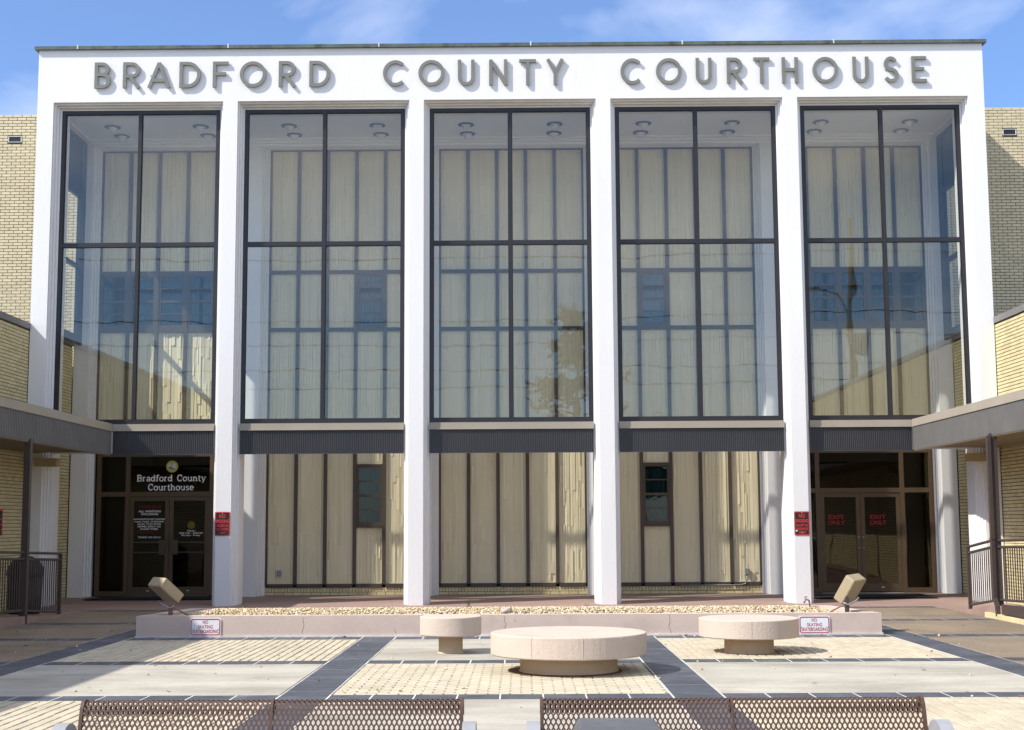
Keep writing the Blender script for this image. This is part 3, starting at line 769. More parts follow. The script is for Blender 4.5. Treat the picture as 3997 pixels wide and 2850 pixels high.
# serif lettering of the transom: strokes with slab serifs
def serif(txt, x0, x1, zb, cap, y, gap=0.26):
    xh = cap*.68; t = cap*.155; tt = t*.55
    adv = {'B':.72,'C':.74,'r':.50,'a':.60,'d':.66,'f':.42,'o':.62,'u':.68,'n':.68,'t':.42,'y':.62,'h':.68,'s':.52,'e':.58,' ':.52}
    tot = sum(adv[c] for c in txt)*cap; k = (x1-x0)/tot; x = x0; mb = MB(); q = 0
    def st(pts, w=t, cl=False):
        nonlocal q
        strip2d(mb, [(x+a*k*cap, zb+b) for a, b in pts], w, y-.004-.00025*(q % 9), y, cl); q += 1
    for c in txt:
        if c == 'B':
            st([(.16,0),(.16,cap)]); st([(.02,tt/2),(.34,tt/2)], tt); st([(.02,cap-tt/2),(.34,cap-tt/2)], tt)
            st([(.16,cap-tt/2),(.40,cap-tt/2)]+arc(.40,cap*.76,.16,cap*.22,90,-90,8)+[(.16,cap*.54)], tt*1.4)
            st([(.16,cap*.54),(.42,cap*.54)]+arc(.42,cap*.28,.18,cap*.25,90,-90,8)+[(.16,tt/2)], tt*1.4)
        elif c == 'C':
            st(arc(.38,cap/2,.29,cap/2-tt*.4,40,320,18), t*.95); st([(.61,cap*.62),(.61,cap)], tt)
        elif c in 'rnh':
            H = cap if c == 'h' else xh
            st([(.14,0),(.14,H)]); st([(.02,tt/2),(.27,tt/2)], tt); st([(.02,H-tt/2),(.14,H-tt/2)], tt)
            if c == 'r': st(arc(.30,xh*.62,.15,xh*.33,175,50,7), t*.8)
            else:
                st(arc(.32,xh*.6,.18,xh*.36,180,0,9)+[(.50,0)], t*.95); st([(.38,tt/2),(.64,tt/2)], tt)
        elif c == 'u':
            st([(.14,xh),(.14,xh*.4)]+arc(.32,xh*.42,.18,xh*.38,180,330,8), t*.95); st([(.52,0),(.52,xh)])
            st([(.02,xh-tt/2),(.14,xh-tt/2)], tt); st([(.40,xh-tt/2),(.52,xh-tt/2)], tt); st([(.52,tt/2),(.64,tt/2)], tt)
        elif c == 'o': st(arc(.31,xh/2,.235,xh/2-tt*.4,0,345,18), t*.95, True)
        elif c == 'e':
            st(arc(.29,xh/2,.22,xh/2-tt*.4,0,310,16), t*.9); st([(.10,xh*.5),(.50,xh*.5)], tt)
        elif c == 'd':
            st(arc(.27,xh/2,.20,xh/2-tt*.4,0,345,16), t*.9, True); st([(.49,0),(.49,cap)])
            st([(.49,tt/2),(.62,tt/2)], tt); st([(.37,cap-tt/2),(.49,cap-tt/2)], tt)
        elif c == 'a':
            st(arc(.30,xh*.66,.18,xh*.30,160,0,8)+[(.48,0)], t*.9); st(arc(.28,xh*.28,.19,xh*.24,0,345,12), t*.75, True); st([(.48,tt/2),(.58,tt/2)], tt)
        elif c == 'f':
            st([(.16,0),(.16,cap*.78)]+arc(.29,cap*.78,.13,cap*.18,180,40,7)); st([(.03,tt/2),(.30,tt/2)], tt); st([(.03,xh-tt/2),(.36,xh-tt/2)], tt)
        elif c == 't':
            st([(.17,cap*.88),(.17,xh*.3)]+arc(.28,xh*.28,.11,xh*.26,180,320,6), t*.95); st([(.04,xh-tt/2),(.36,xh-tt/2)], tt)
        elif c == 'y':
            st([(.10,xh),(.32,0)]); st([(.54,xh),(.26,-cap*.20),(.12,-cap*.22)], tt*1.2)
            st([(.0,xh-tt/2),(.22,xh-tt/2)], tt); st([(.44,xh-tt/2),(.63,xh-tt/2)], tt)
        elif c == 's':
            st(arc(.26,xh*.74,.16,xh*.22,30,270,9)+arc(.26,xh*.26,.17,xh*.24,90,-150,9)[1:], t*.8)
        x += adv[c]*k*cap
    return mb
obj('white_lettering', join(serif('Bradford County', -8.165, -6.66, 2.528, 0.138, 3.083), serif('Courthouse', -7.918, -6.918, 2.332, 0.138, 3.083)), TXTW, f1)
# round county seal: rings and a simple landscape inside
sx_, sz_ = -7.40, 2.845
se = obj('gold_seal', MB().tube([(sx_, 3.084, sz_), (sx_, 3.078, sz_)], .128, 36), GOLD, f1)
obj('seal_picture', MB().tube([(sx_, 3.078, sz_), (sx_, 3.075, sz_)], .086, 30), SEALP, f1)
mb = MB(); mb.quad((sx_-.07, 3.0735, sz_-.045), (sx_-.01, 3.0735, sz_-.045), (sx_-.01, 3.0735, sz_+.0), (sx_-.07, 3.0735, sz_-.005)); obj('seal_picture', mb, SEALB, f1)
mb = MB(); mb.quad((sx_-.05, 3.073, sz_-.075), (sx_+.05, 3.073, sz_-.075), (sx_+.07, 3.073, sz_-.035), (sx_-.005, 3.073, sz_-.03))
strip2d(mb, [(sx_-.004, sz_-.04), (sx_-.006, sz_+.06)], .012, 3.0722, 3.074); strip2d(mb, arc(sx_-.004, sz_+.055, .028, .02, 200, -20, 6), .014, 3.0718, 3.074)
obj('seal_picture', mb, SEALG, f1)

# side glazing between the front and back piers
for s in (-1, 1):
    x0, x1 = sorted((s*9.34, s*9.42))
    ya, yb = 0.752, 2.748
    fr = MB().box(x0, x1, ya, ya+.08, 5.47, 9.948).box(x0, x1, yb-.34, yb, 5.47, 9.948)
    for z0, z1 in ((5.47, 5.66), (7.10, 7.19), (8.66, 8.76), (9.86, 9.948)): fr.box(x0, x1, ya+.08, yb-.34, z0, z1)
    f = obj('side_window_frame', fr, SPAND, CH)
    xm = s*9.38
    for z0, z1 in ((5.66, 7.10), (7.19, 8.66)): obj('pane', MB().box(xm-.004, xm+.004, ya+.08, yb-.34, z0, z1), GLASS, f)
    obj('spandrel', MB().box(xm-.02, xm+.02, ya+.08, yb-.34, 8.76, 9.86), SPAND, f)
# tan box at the head of each corner pier, right under the walkway canopy
for s in (-1, 1):
    xa, xb = sorted((s*9.30, s*8.88))
    obj('tan_pier_cap', MB().box(xa, xb, -0.11, 0.14, 2.73, 2.86).box(xa-.02, xb+.02, -0.13, 0.16, 2.86, 2.885), TANBOX, CH)

# ceiling lights
first = None
words = ('far left', 'left', 'middle', 'right', 'far right')
for bi, c in enumerate(BAYS):
    for j, dx in enumerate((-P/4, P/4)):
        for k, y in enumerate((1.5, 2.2)):
            lab = 'round ceiling light behind the glass, %s of the %s bay, %s row' % ('left side' if j == 0 else 'right side', words[bi], 'front' if k == 0 else 'rear')
            loc = (c+dx, y, 9.97)
            if first is None:
                first = thing('ceiling_light', lab, 'ceiling light', loc, 'round lights in the portico ceiling')
                obj('ring', MB().lathe([(0.0, 9.969), (.165, 9.969), (.17, 9.955), (.15, 9.942), (.10, 9.948), (0, 9.948)], loc[0], loc[1], 28), RING, first, True)
                obj('globe', MB().lathe([(.105, 9.948), (.10, 9.925), (.075, 9.90), (.06, 9.872), (.035, 9.855), (0, 9.85)], loc[0], loc[1], 24), FROST, first, True)
            else: copy_tree(first, loc, lab)

# ================================================================== BRICK MASSES
def wing(s):
    nm = 'left' if s < 0 else 'right'
    root = thing('brick_wing', 'low yellow brick wing with grey coping in shade, left of the plaza' if s < 0 else 'low yellow brick wing with grey coping lit by sun, right of the plaza', 'building', (s*9.6, -9, 0), 'low brick wings beside the plaza')
    xf = 9.53; ya, yb = -20.0, 2.74
    a, b = sorted((s*(xf+.014), s*14.0)); zt = 5.44
    obj('mortar_wall', MB().box(a, b, ya, yb, -0.1, zt), MORTAR, root)
    a, b = sorted((s*(xf-.03), s*14.05))
    n = 8; d = (yb-ya)/n
    for i in range(n): obj('coping', MB().box(a, b, ya+i*d+.003, ya+(i+1)*d-.003, zt+.002, zt+.125), COPING, root)
    rows = int(zt/.0677); items = []
    for r in range(rows):
        y = ya - (.1016 if r % 2 else 0)
        while y < yb:
            p, q = max(y, ya), min(y+.2032, yb)
            if q-p > .02: items.append((p, q, r*.0677))
            y += .2032
    vis = lambda t: -1.5 < (t[0]+t[1])/2 < 0.06 and (t[2] > 3.6 or .1 < t[2] < 2.9)
    A = [t for t in items if vis(t)]; A.sort(key=lambda t: -t[2]); near = A[:300]; ns = set(near)
    ax = '+x' if s < 0 else '-x'
    for t in near:
        ly = round(t[1]-t[0]-.012, 4); dp = R_.uniform(-.002, .002)
        put('brick', brick_mesh(.05, ly, .0555, ax, .003, BRICKW), root, (s*(xf+.025+dp), (t[0]+t[1])/2, t[2]+.034))
    mb = MB()
    for t in items:
        if t in ns: continue
        dp = R_.uniform(-.002, .002); a, b = sorted((s*(xf+dp), s*(xf+.05)))
        mb.box(a, b, t[0]+.006, t[1]-.006, t[2]+.0063, t[2]+.0617)
    tag(obj('brick', mb, BRICKW, root), kind='stuff')
    return root
wing(-1); wing(1)
VENTX, VENTZ = 11.08, 10.165
def block(s):
    root = thing('brick_block', 'tall sunlit yellow brick block rising behind the portico on the left' if s < 0 else 'tall yellow brick block behind the portico on the right, mostly in its shadow', 'building', (s*12, YB, 0), 'tall brick blocks flanking the portico')
    a, b = sorted((s*9.62, s*18)); zt = 10.73
    obj('mortar_wall', MB().box(a, b, YB+.013, 12, -0.1, zt-.004), MORTAR, root)
    items = []; rows = int(zt/.0677); z00 = zt-rows*.0677
    vx, vz = s*VENTX, VENTZ     # vent
    for r in range(rows):
        z = z00+r*.0677
        if z < 5.0: continue
        x = 9.62 - (.1016 if r % 2 else 0)
        while x < 14.5:
            p, q = max(x, 9.62), x+.2032
            x += .2032
            if q-p < .02: continue
            if abs((p+q)/2-abs(vx)) < .2 and z < vz+.075 and z+.0677 > vz-.075: 
                # cut the brick at the vent
                p2, q2 = p, q
                if p < abs(vx)-.155 < q: q2 = abs(vx)-.155
                elif p < abs(vx)+.155 < q: p2 = abs(vx)+.155
                else: continue
                if q2-p2 < .02: continue
                p, q = p2, q2
            items.append((p, q, z))
    pos = lambda t: (s*(t[0]+t[1])/2, YB, t[2])
    A = [t for t in items if 10.42 < (t[0]+t[1])/2 < 11.6 and in_frame(pos(t), 0.004) and t[2] > 5.3]
    A.sort(key=lambda t: -t[2]); near = A[:300]; ns = set(near)
    for t in near:
        lx = round(t[1]-t[0]-.012, 4); x, y, z = pos(t)
        put('brick', brick_mesh(lx, .05, .0555, '-y', .003, BRICKM), root, (x, YB+.025+R_.uniform(-.002, .002), z+.034))
    mb = MB()
    for t in items:
        if t in ns: continue
        x0, x1 = sorted((s*t[0], s*t[1])); mb.box(x0+.006, x1-.006, YB+R_.uniform(-.002, .002), YB+.05, t[2]+.0063, t[2]+.0617)
    tag(obj('brick', mb, BRICKM, root), kind='stuff')
    v = MB()
    for (x0, x1, z0, z1) in ((-.15, -.132, -.07, .07), (.132, .15, -.07, .07), (-.132, .132, .055, .07), (-.132, .132, -.07, -.058)):
        v.box(vx+x0, vx+x1, YB-.012, YB+.04, vz+z0, vz+z1)
    vv = obj('vent', v, SEALS, root)
    obj('vent_opening', MB().box(vx-.132, vx+.132, YB+.004, YB+.038, vz-.058, vz+.055), SIGNK, vv)
block(-1); block(1)

# ================================================================== COVERED WALKWAYS
def ribbed_y(s, x, ya, yb, z0, z1, pitch=0.072, depth=0.016):
    mb = MB(); n = int((yb-ya)/pitch); pitch = (yb-ya)/n; pr = []
    for i in range(n):
        y = ya+i*pitch
        pr += [(y, 0), (y+pitch*.42, 0), (y+pitch*.50, depth), (y+pitch*.92, depth)]
    pr.append((yb, 0)); k = len(mb.v)
    for (y, d) in pr: mb.v += [(x-s*d, y, z0), (x-s*d, y, z1)]
    for i in range(len(pr)-1):
        f = (k+2*i, k+2*i+2, k+2*i+3, k+2*i+1); mb.f.append(f if s > 0 else tuple(reversed(f)))
    a, b = sorted((x+s*.003, x+s*.02)); mb.box(a, b, ya, yb, z0, z1)
    return mb
def canopy(s):
    root = thing('walkway_canopy', 'flat walkway canopy with tan trim and ribbed fascia, shaded, along the left wing' if s < 0 else 'flat walkway canopy with sunlit ribbed fascia along the right wing', 'canopy', (s*8.7, -9, 0), 'canopies over the side walkways')
    ya, yb = -20.0, 0.16
    for i in range(5):
        d = (yb-ya)/5; a, b = sorted((s*7.87, s*7.93))
        obj('trim', MB().box(a, b, ya+i*d+.002, ya+(i+1)*d-.002, 3.425, 3.572), TANB, root)
    obj('ribbed_fascia', ribbed_y(s, s*7.90, ya, yb, 2.965, 3.423), RIBS, root)
    a, b = sorted((s*7.932, s*9.50))
    obj('roof', MB().box(a, b, ya, 0.0, 3.10, 3.53), COPING, root)
    obj('soffit', MB().box(a, b, ya, -0.02, 3.0, 3.098).box(*sorted((s*7.90, s*7.95)), ya, yb-.01, 2.945, 2.963), SOFF, root)
    for y in (-4.42, -10.4, -16.4):
        a, b = sorted((s*7.86, s*7.965))
        obj('post', MB().box(a, b, y-.052, y+.052, 0.0, 3.0), RAILM, root)
    # rectangular downspout with a kicked-out foot beside the first post
    a, b = sorted((s*7.80, s*7.858))
    ds = MB().box(a, b, -4.50, -4.42, 0.34, 2.96).box(a-.006, b+.006, -4.507, -4.413, 1.28, 1.30)
    ds.prism_x([(-4.42, .34), (-4.50, .34), (-4.60, .22), (-4.62, .05), (-4.55, .05), (-4.53, .2)], a, b)
    if s > 0: obj('downspout', ds, RAILM, root)
    return root
canopy(-1); canopy(1)
def railing(s):
    root = thing('railing', 'dark steel railing in shade along the left ramp' if s < 0 else 'brown steel railing at the foot of the right ramp, beside the downspout', 'railing', (s*7.9, -4.4, 0), 'railings along the ramps')
    x = s*7.915
    y0 = -2.62 if s < 0 else -2.9
    if s < 0: top = lambda y: 1.09 + (y0-y)*.029
    else: top = lambda y: 1.13 + min((y0-y)*.098, .12+.02*max(0, y0-y-1.2))
    if s < 0: bot = lambda y: 0.075 + (y0-y)*.075 if y > -4.4 else .21+.03*(-4.4-y)
    else: bot = lambda y: 0.14 + min((y0-y)*.11, .165+.03*max(0, y0-y-1.5))
    ye = -8.6
    obj('post', MB().box(x-.026, x+.026, y0-.026, y0+.026, 0.0, top(y0)), RAILM, root)
    for yp in (-6.9, -8.6): obj('post', MB().box(x-.026, x+.026, yp-.026, yp+.026, 0.1, top(yp)), RAILM, root)
    ys = [y0, y0-.6, y0-1.24] if s > 0 else [y0, -3.5, -4.3]
    ys += [-4.6, -5.6, -6.8, ye]
    for dz in (0, -.105): obj('rail', MB().tube([(x, y, top(y)+dz) for y in ys], .024, 8), RAILM, root)
    obj('rail', MB().tube([(x, y, bot(y)) for y in ys], .022, 8), RAILM, root)
    n = int((y0-ye)/.106)
    for i in range(1, n):
        y = y0-i*.106
        if -4.55 < y < -4.33: continue
        obj('baluster', MB().tube([(x, y, bot(y)), (x, y, top(y)-.105)], .0105, 6, False), RAILM, root, True)
    return root
railing(-1); railing(1)
# dark edge beam of the right ramp, with brick below
eb = tag(obj('ramp_edge_beam', MB().prism_x([(-9, .12), (-4.85, .10), (-4.85, .255), (-9, .335)], 7.80, 7.858), RAILM), 'dark brown steel edge beam along the right ramp', 'edge beam')
rb = thing('brick_kerb', 'single course of pale brick under the edge of the right ramp', 'kerb', (7.82, -5, 0))
for i in range(22):
    put('brick', brick_mesh(.06, .194, .085, '-x', .003, BRICKW), rb, (7.83, -4.1-.2032*i, .045))

# ================================================================== PLANTER AND WHAT STANDS IN IT
PL = thing('planter', 'long low pink stucco planter in front of the portico, filled with gravel', 'planter', (0, -6.6, 0))
of = [(-5.255, -7.42), (5.255, -7.42), (4.93, -5.55), (-4.93, -5.55)]
inn = [(-5.02, -7.24), (5.02, -7.24), (4.74, -5.72), (-4.74, -5.72)]
mb = MB()
for i in range(4):
    j = (i+1) % 4
    mb.prism([of[i], of[j], inn[j], inn[i]], -0.02, 0.298)
obj('wall', mb, PINK, PL)
obj('soil', MB().prism(inn, 0.0, 0.20), SOIL, PL)
# hairline cracks in the front face
mb = MB()
for pts in ([(-.06,.285),(-.045,.25),(-.055,.21),(-.03,.17),(-.045,.12),(-.06,.08)], [(.08,.235),(.105,.20),(.115,.19)], [(2.27,.29),(2.28,.2),(2.26,.12),(2.30,.03)], [(-2.9,.27),(-2.88,.16),(-2.91,.05)], [(-1.6,.1),(-1.58,.03)]):
    strip2d(mb, pts, .0055, -7.4212, -7.4195)
obj('crack', mb, SOIL, PL)
# footing lip
obj('footing', MB().box(-5.27, 5.27, -7.437, -7.421, -0.01, 0.022), GROUT, PL)
ICO = None
def pebbles(mb, x, y, z, r, rr):
    t = (1+5**.5)/2
    vs = [(-1,t,0),(1,t,0),(-1,-t,0),(1,-t,0),(0,-1,t),(0,1,t),(0,-1,-t),(0,1,-t),(t,0,-1),(t,0,1),(-t,0,-1),(-t,0,1)]
    fs = [(0,11,5),(0,5,1),(0,1,7),(0,7,10),(0,10,11),(1,5,9),(5,11,4),(11,10,2),(10,7,6),(7,1,8),(3,9,4),(3,4,2),(3,2,6),(3,6,8),(3,8,9),(4,9,5),(2,4,11),(6,2,10),(8,6,7),(9,8,1)]
    a = rr.uniform(0, 6.28); ca, sa = math.cos(a), math.sin(a); ex, ey, ez = rr.uniform(.75, 1.35), rr.uniform(.7, 1.1), rr.uniform(.5, .85)
    n = len(mb.v); k = r/1.9
    for (p, q, s) in vs:
        p *= ex*k; q *= ey*k; s *= ez*k
        mb.v.append((x+p*ca-q*sa, y+p*sa+q*ca, z+s))
    mb.f += [tuple(i+n for i in f) for f in fs]
rr = random.Random(3); mb = MB()
for i in range(22000):
    y = rr.uniform(-7.24, -5.72); hwid = 5.02+(4.74-5.02)*(y+7.24)/1.52
    x = rr.uniform(-hwid, hwid)
    edge = min(1, (hwid-abs(x))/.5)
    z = 0.225 + .085*edge*math.sin(math.pi*min(1, max(0, (y+7.3)/1.7))) + rr.uniform(0, .03)
    pebbles(mb, x, y, z, rr.uniform(.009, .021), rr)
tag(obj('gravel', mb, GRAVEL, None, True), kind='stuff')
# small stones strewn on the paving
mb = MB()
for i in range(70):
    pebbles(mb, rr.uniform(-6.5, 6.5), rr.uniform(-16, -7.6), .008, rr.uniform(.008, .02), rr)
tag(obj('loose_pebbles', mb, GRAVEL, None, True), kind='stuff')

def flood(s):
    lab = ('tan box floodlight on a short post at the shaded left end of the planter' if s < 0
           else 'tan box floodlight on a short post at the right end of the planter, sunlit')
    px = s*4.83
    root = thing('floodlight', lab, 'floodlight', (px, -7.2, .298), 'floodlights on the planter')
    # housing: rounded box given by its nearest corner and three edges
    if s < 0: D, E1, E2, E3 = Vector((-4.957, -7.30, .703)), Vector((-.25, .222, .01)), Vector((.07, .073, .126)), Vector((.207, .243, -.255))
    else: D, E1, E2, E3 = Vector((4.922, -7.30, .729)), Vector((.241, .258, .018)), Vector((-.101, .088, .092)), Vector((-.159, .172, -.34))
    E1 = E1*1.0; ux, uy = E1.normalized(), E3.normalized(); uz = ux.cross(uy).normalized()
    if uz.dot(E2) < 0: uz = -uz
    uy = uz.cross(ux) if uz.cross(ux).dot(E3) > 0 else -uz.cross(ux)
    hx, hy, hz = E1.length/2, E3.length/2, E2.length/2
    C0 = D + (E1+E2+E3)/2; rot = Matrix((ux, uy, uz)).transposed()
    flip = rot.determinant() < 0
    b = .020; bm = MB(); prof = []
    for sxx, syy, a0 in ((1, 1, 0), (-1, 1, 90), (-1, -1, 180), (1, -1, 270)):
        for k in range(4):
            a = math.radians(a0+k*30); prof.append((sxx*(hx-b)+b*math.cos(a), syy*(hy-b)+b*math.sin(a)))
    n = len(prof); lv = [(-hz, b), (-hz+b*.3, b*.35), (-hz+b, 0), (hz-b*.5, 0), (hz, b*.4)]
    for z, ins in lv:
        for (x, y) in prof:
            p = rot @ Vector((x*(1-ins/hx), y*(1-ins/hy), z)) + C0; bm.v.append(tuple(p))
    for i in range(len(lv)-1):
        for q in range(n):
            r = (q+1) % n; bm.f.append((i*n+q, i*n+r, (i+1)*n+r, (i+1)*n+q))
    bm.f.append(tuple(reversed(range(n)))); bm.f.append(tuple((len(lv)-1)*n+i for i in range(n)))
    if flip: bm.f = [tuple(reversed(f)) for f in bm.f]
    obj('housing', bm, FLOOD, root)
    lens = MB()
    for z in (hz+.003, hz-.01):
        for (x, y) in ((-.85, -.85), (.85, -.85), (.85, .85), (-.85, .85)): lens.v.append(tuple(rot @ Vector((x*hx, y*hy, z)) + C0))
    lens.f = [(0, 1, 2, 3), (4, 7, 6, 5), (0, 4, 5, 1), (1, 5, 6, 2), (2, 6, 7, 3), (3, 7, 4, 0)]
    obj('lens', lens, SPAND, root)
    obj('post', MB().box(px-.027, px+.027, -7.2, -7.14, .25, .50), RAILM if s > 0 else RUST, root)
    obj('yoke', MB().tube([(px-s*.06, -7.22, .43), (px-s*.0, -7.22, .40), (px+s*.12, -7.2, .45), (px+s*.17, -7.18, .50)], .013, 6), STEEL, root, True)
    obj('conduit', MB().tube([(px-s*.01, -7.21, .42), (px-s*.08, -7.2, .385), (px-s*.17, -7.17, .335), (px-s*.26, -7.14, .285), (px-s*.28, -7.13, .25)], .011, 7), RUST, root, True)
flood(-1); flood(1)
sp = thing('spigot', 'small brass garden spigot standing in the gravel near the right floodlight', 'spigot', (4.57, -5.8, .25))
obj('pipe', MB().tube([(4.575, -5.8, .24), (4.572, -5.8, .33), (4.562, -5.8, .385), (4.54, -5.8, .40), (4.505, -5.8, .395)], .014, 8), RUST, sp, True)
obj('spout', MB().tube([(4.51, -5.8, .397), (4.495, -5.81, .385), (4.49, -5.812, .345)], [.02, .018, .014], 8).tube([(4.512, -5.8, .405), (4.512, -5.8, .44)], .008, 6).tube([(4.485, -5.8, .44), (4.54, -5.8, .44)], .008, 6), STEEL, sp, True)
st = thing('pipe_stub', 'short pink painted pipe stub lying on the gravel in the middle of the planter', 'pipe', (-.02, -6.95, .29))
obj('pipe', MB().tube([(-.085, -7.05, .318), (-.03, -7.0, .325), (.034, -6.95, .325)], [.034, .04, .042], 12).tube([(-.01, -7.0, .24), (-.01, -7.0, .32)], .025, 8), PINK, st, True)
def weed(x, y, z, h, lab, seed):
    r = random.Random(seed); root = thing('weed', lab, 'weed', (x, y, z)); mb = MB(); stm = MB()
    for i in range(5):
        a = r.uniform(0, 6.28); tip = (x+math.cos(a)*h*.3, y+math.sin(a)*h*.3, z+h*r.uniform(.6, 1))
        stm.tube([(x, y, z-.03), ((x+tip[0])/2, (y+tip[1])/2, z+h*.4), tip], [.003, .0025, .001], 5, False)
        for k in range(7):
            f = r.uniform(.2, 1); px, py, pz = x+(tip[0]-x)*f, y+(tip[1]-y)*f, z+(tip[2]-z)*f
            b = r.uniform(0, 6.28); l = h*.22; ux, uy = math.cos(b), math.sin(b)
            mb.quad((px, py, pz), (px+ux*l*.5-uy*l*.2, py+uy*l*.5+ux*l*.2, pz+l*.2), (px+ux*l, py+uy*l, pz+l*.15), (px+ux*l*.5+uy*l*.2, py+uy*l*.5-ux*l*.2, pz+l*.2))
    obj('stem', stm, WEED, root); obj('leaf', mb, WEED, root)
weed(-.62, -5.85, .28, .17, 'upright green weed growing at the back of the gravel left of the pipe stub', 1)
weed(1.18, -5.85, .28, .09, 'low dry weed at the back of the gravel, in front of the third column', 2)
weed(-4.02, -5.8, .27, .14, 'thin dry weed in front of the column with the left no smoking sign', 3)

# fallen leaves blown against the planter and over the paving
rr = random.Random(11); mb = MB()
for i in range(75):
    if i < 30: x, y = rr.uniform(-5.2, 5.2), rr.uniform(-7.62, -7.45)
    elif i < 50: x, y = rr.choice((-1, 1))*rr.uniform(5.4, 7.6), rr.uniform(-9, -2)
    else: x, y = rr.uniform(-5, 5), rr.uniform(-15.5, -8)
    a = rr.uniform(0, 6.28); l = rr.uniform(.02, .045); ux, uy = math.cos(a)*l, math.sin(a)*l
    z = .006
    mb.quad((x-ux, y-uy, z), (x+uy*.4, y-ux*.4, z+rr.uniform(0, .014)), (x+ux, y+uy, z+rr.uniform(0, .012)), (x-uy*.4, y+ux*.4, z+rr.uniform(0, .014)))
tag(obj('fallen_leaves', mb, M('dry_leaf', (0.22, 0.13, 0.06), 0.8, 0.2, 20, isl=0.4)), kind='stuff')

# ================================================================== SIGNS
def plate(w_, h_, r=.025, n=4):
    pts = []
    for cx, cz, a0 in ((w_/2-r, h_/2-r, 0), (-w_/2+r, h_/2-r, 90), (-w_/2+r, -h_/2+r, 180), (w_/2-r, -h_/2+r, 270)):
        for k in range(n+1):
            a = math.radians(a0+90*k/n); pts.append((cx+r*math.cos(a), cz+r*math.sin(a)))
    return pts
def plate_mb(cx, cz, w_, h_, y0, y1, r=.025):
    p = plate(w_, h_, r); k = len(p); mb = MB()
    mb.v = [(cx+a, y0, cz+b) for a, b in p] + [(cx+a, y1, cz+b) for a, b in p]
    mb.f = [tuple(range(k)), tuple(reversed(range(k, 2*k)))]
    mb.f += [(k+i, k+(i+1) % k, (i+1) % k, i) for i in range(k)]
    mb.f[0] = tuple(reversed(mb.f[0])) if False else mb.f[0]
    return mb
def ring_mb(cx, cz, w_, h_, t, y0, y1, r=.022):
    mb = MB(); strip2d(mb, [(cx+a, cz+b) for a, b in plate(w_-t, h_-t, r)], t, y0, y1, True); return mb
def nosmoking(cx, cz, lab, chips=False, wd=.298, ht=.46):
    root = thing('no_smoking_sign', lab, 'sign', (cx, -.01, cz-ht/2), 'no smoking signs')
    obj('plate', plate_mb(cx, cz, wd, ht, -.010, -.002), SIGNK, root)
    obj('border', ring_mb(cx, cz, wd-.006, ht-.006, .015, -.0125, -.0095), RED, root)
    h = ht/2; X = wd/2
    rows = [('NO', .40, h*.80, h*.47), ('SMOKING', .84, h*.36, h*.06), ('EXCEPT IN', .73, -h*.07, -h*.27), ('DESIGNATED', .77, -h*.36, -h*.56), ('AREAS', .46, -h*.63, -h*.84)]
    obj('lettering', join(*[font_mesh(t, cx-X*k, cx+X*k, cz+b, cz+a, -.0125, .02) for t, k, a, b in rows]), RED, root)
    bm = MB()
    for z in (h*.88, -h*.80): bm.tube([(cx, -.016, cz+z), (cx, -.009, cz+z)], .009, 10)
    obj('bolt', bm, BOLT, root)
    if chips:
        obj('chipped_spot', MB().tube([(cx-X*.72, -.0115, cz-h*.62), (cx-X*.72, -.0095, cz-h*.62)], .019, 9), SIGNW, root)
nosmoking(-5.63, 1.60, 'black and red no smoking sign on the column between the entrance and the second bay')
nosmoking(5.625, 1.55, 'black and red no smoking sign with chipped corner, beside the exit doors', True)
ws = thing('wall_sign', 'red and black sign on the shaded left wing, cut by the picture edge', 'sign', (-9.52, -1.2, 1.4))
obj('plate', MB().box(-9.528, -9.518, -1.42, -1.10, 1.40, 1.90), RED, ws)
mb = MB()
for z0, z1 in ((1.42, 1.50), (1.52, 1.59), (1.62, 1.69), (1.72, 1.86)): mb.box(-9.5185, -9.516, -1.40, -1.125, z0, z1)
obj('lettering', mb, SIGNK, ws)
def noskate(cx, cz, lab, wd=.44, ht=.25):
    root = thing('no_skating_sign', lab, 'sign', (cx, -7.43, cz-ht/2), 'no skating signs on the planter')
    y = -7.426
    obj('plate', plate_mb(cx, cz, wd, ht, y-.008, y+.003, .03), SIGNW, root)
    obj('border', ring_mb(cx, cz, wd-.022, ht-.022, .013, y-.0105, y-.0075, .028), SIGNR, root)
    rows = [('NO', .075, .092, .043), ('SKATING', .21, .027, -.020), ('SKATEBOARDING', .37, -.035, -.085)]
    obj('lettering', join(*[font_mesh(t, cx-k/2, cx+k/2, cz+b, cz+a, y-.0095, .012) for t, k, a, b in rows]), SIGNR, root)
    bm = MB()
    for s in (-1, 1): bm.tube([(cx+s*.186, y-.013, cz-.03), (cx+s*.186, y-.008, cz-.03)], .007, 8)
    obj('bolt', bm, BOLT, root)
noskate(-4.27, .145, 'white no skating sign with red letters on the planter front, left, half in shade')
noskate(4.305, .135, 'white no skating sign with red letters on the planter front, right, beside the round seat')

# outlets on the ground floor panels
ob = tag(obj('outlet_box', MB().box(-5.085, -5.005, 3.03, 3.125, .475, .60).box(-5.07, -5.02, 3.022, 3.03, .50, .575), STEEL), 'grey outlet box low on the first panel of the second bay', 'outlet box')
o2 = thing('outlet_box', 'grey outlet box with curved conduit low on the last panel of the fourth bay', 'outlet box', (5.02, 3.05, .25))
obj('cover', MB().box(4.98, 5.065, 3.03, 3.125, .46, .59).box(4.99, 5.055, 3.022, 3.03, .475, .575), STEEL, o2)
obj('conduit', MB().tube([(5.02, 3.05, .46), (5.02, 3.045, .36), (4.97, 3.04, .27), (4.85, 3.035, .245), (3.6, 3.035, .24)], .012, 7), STEEL, o2, True)
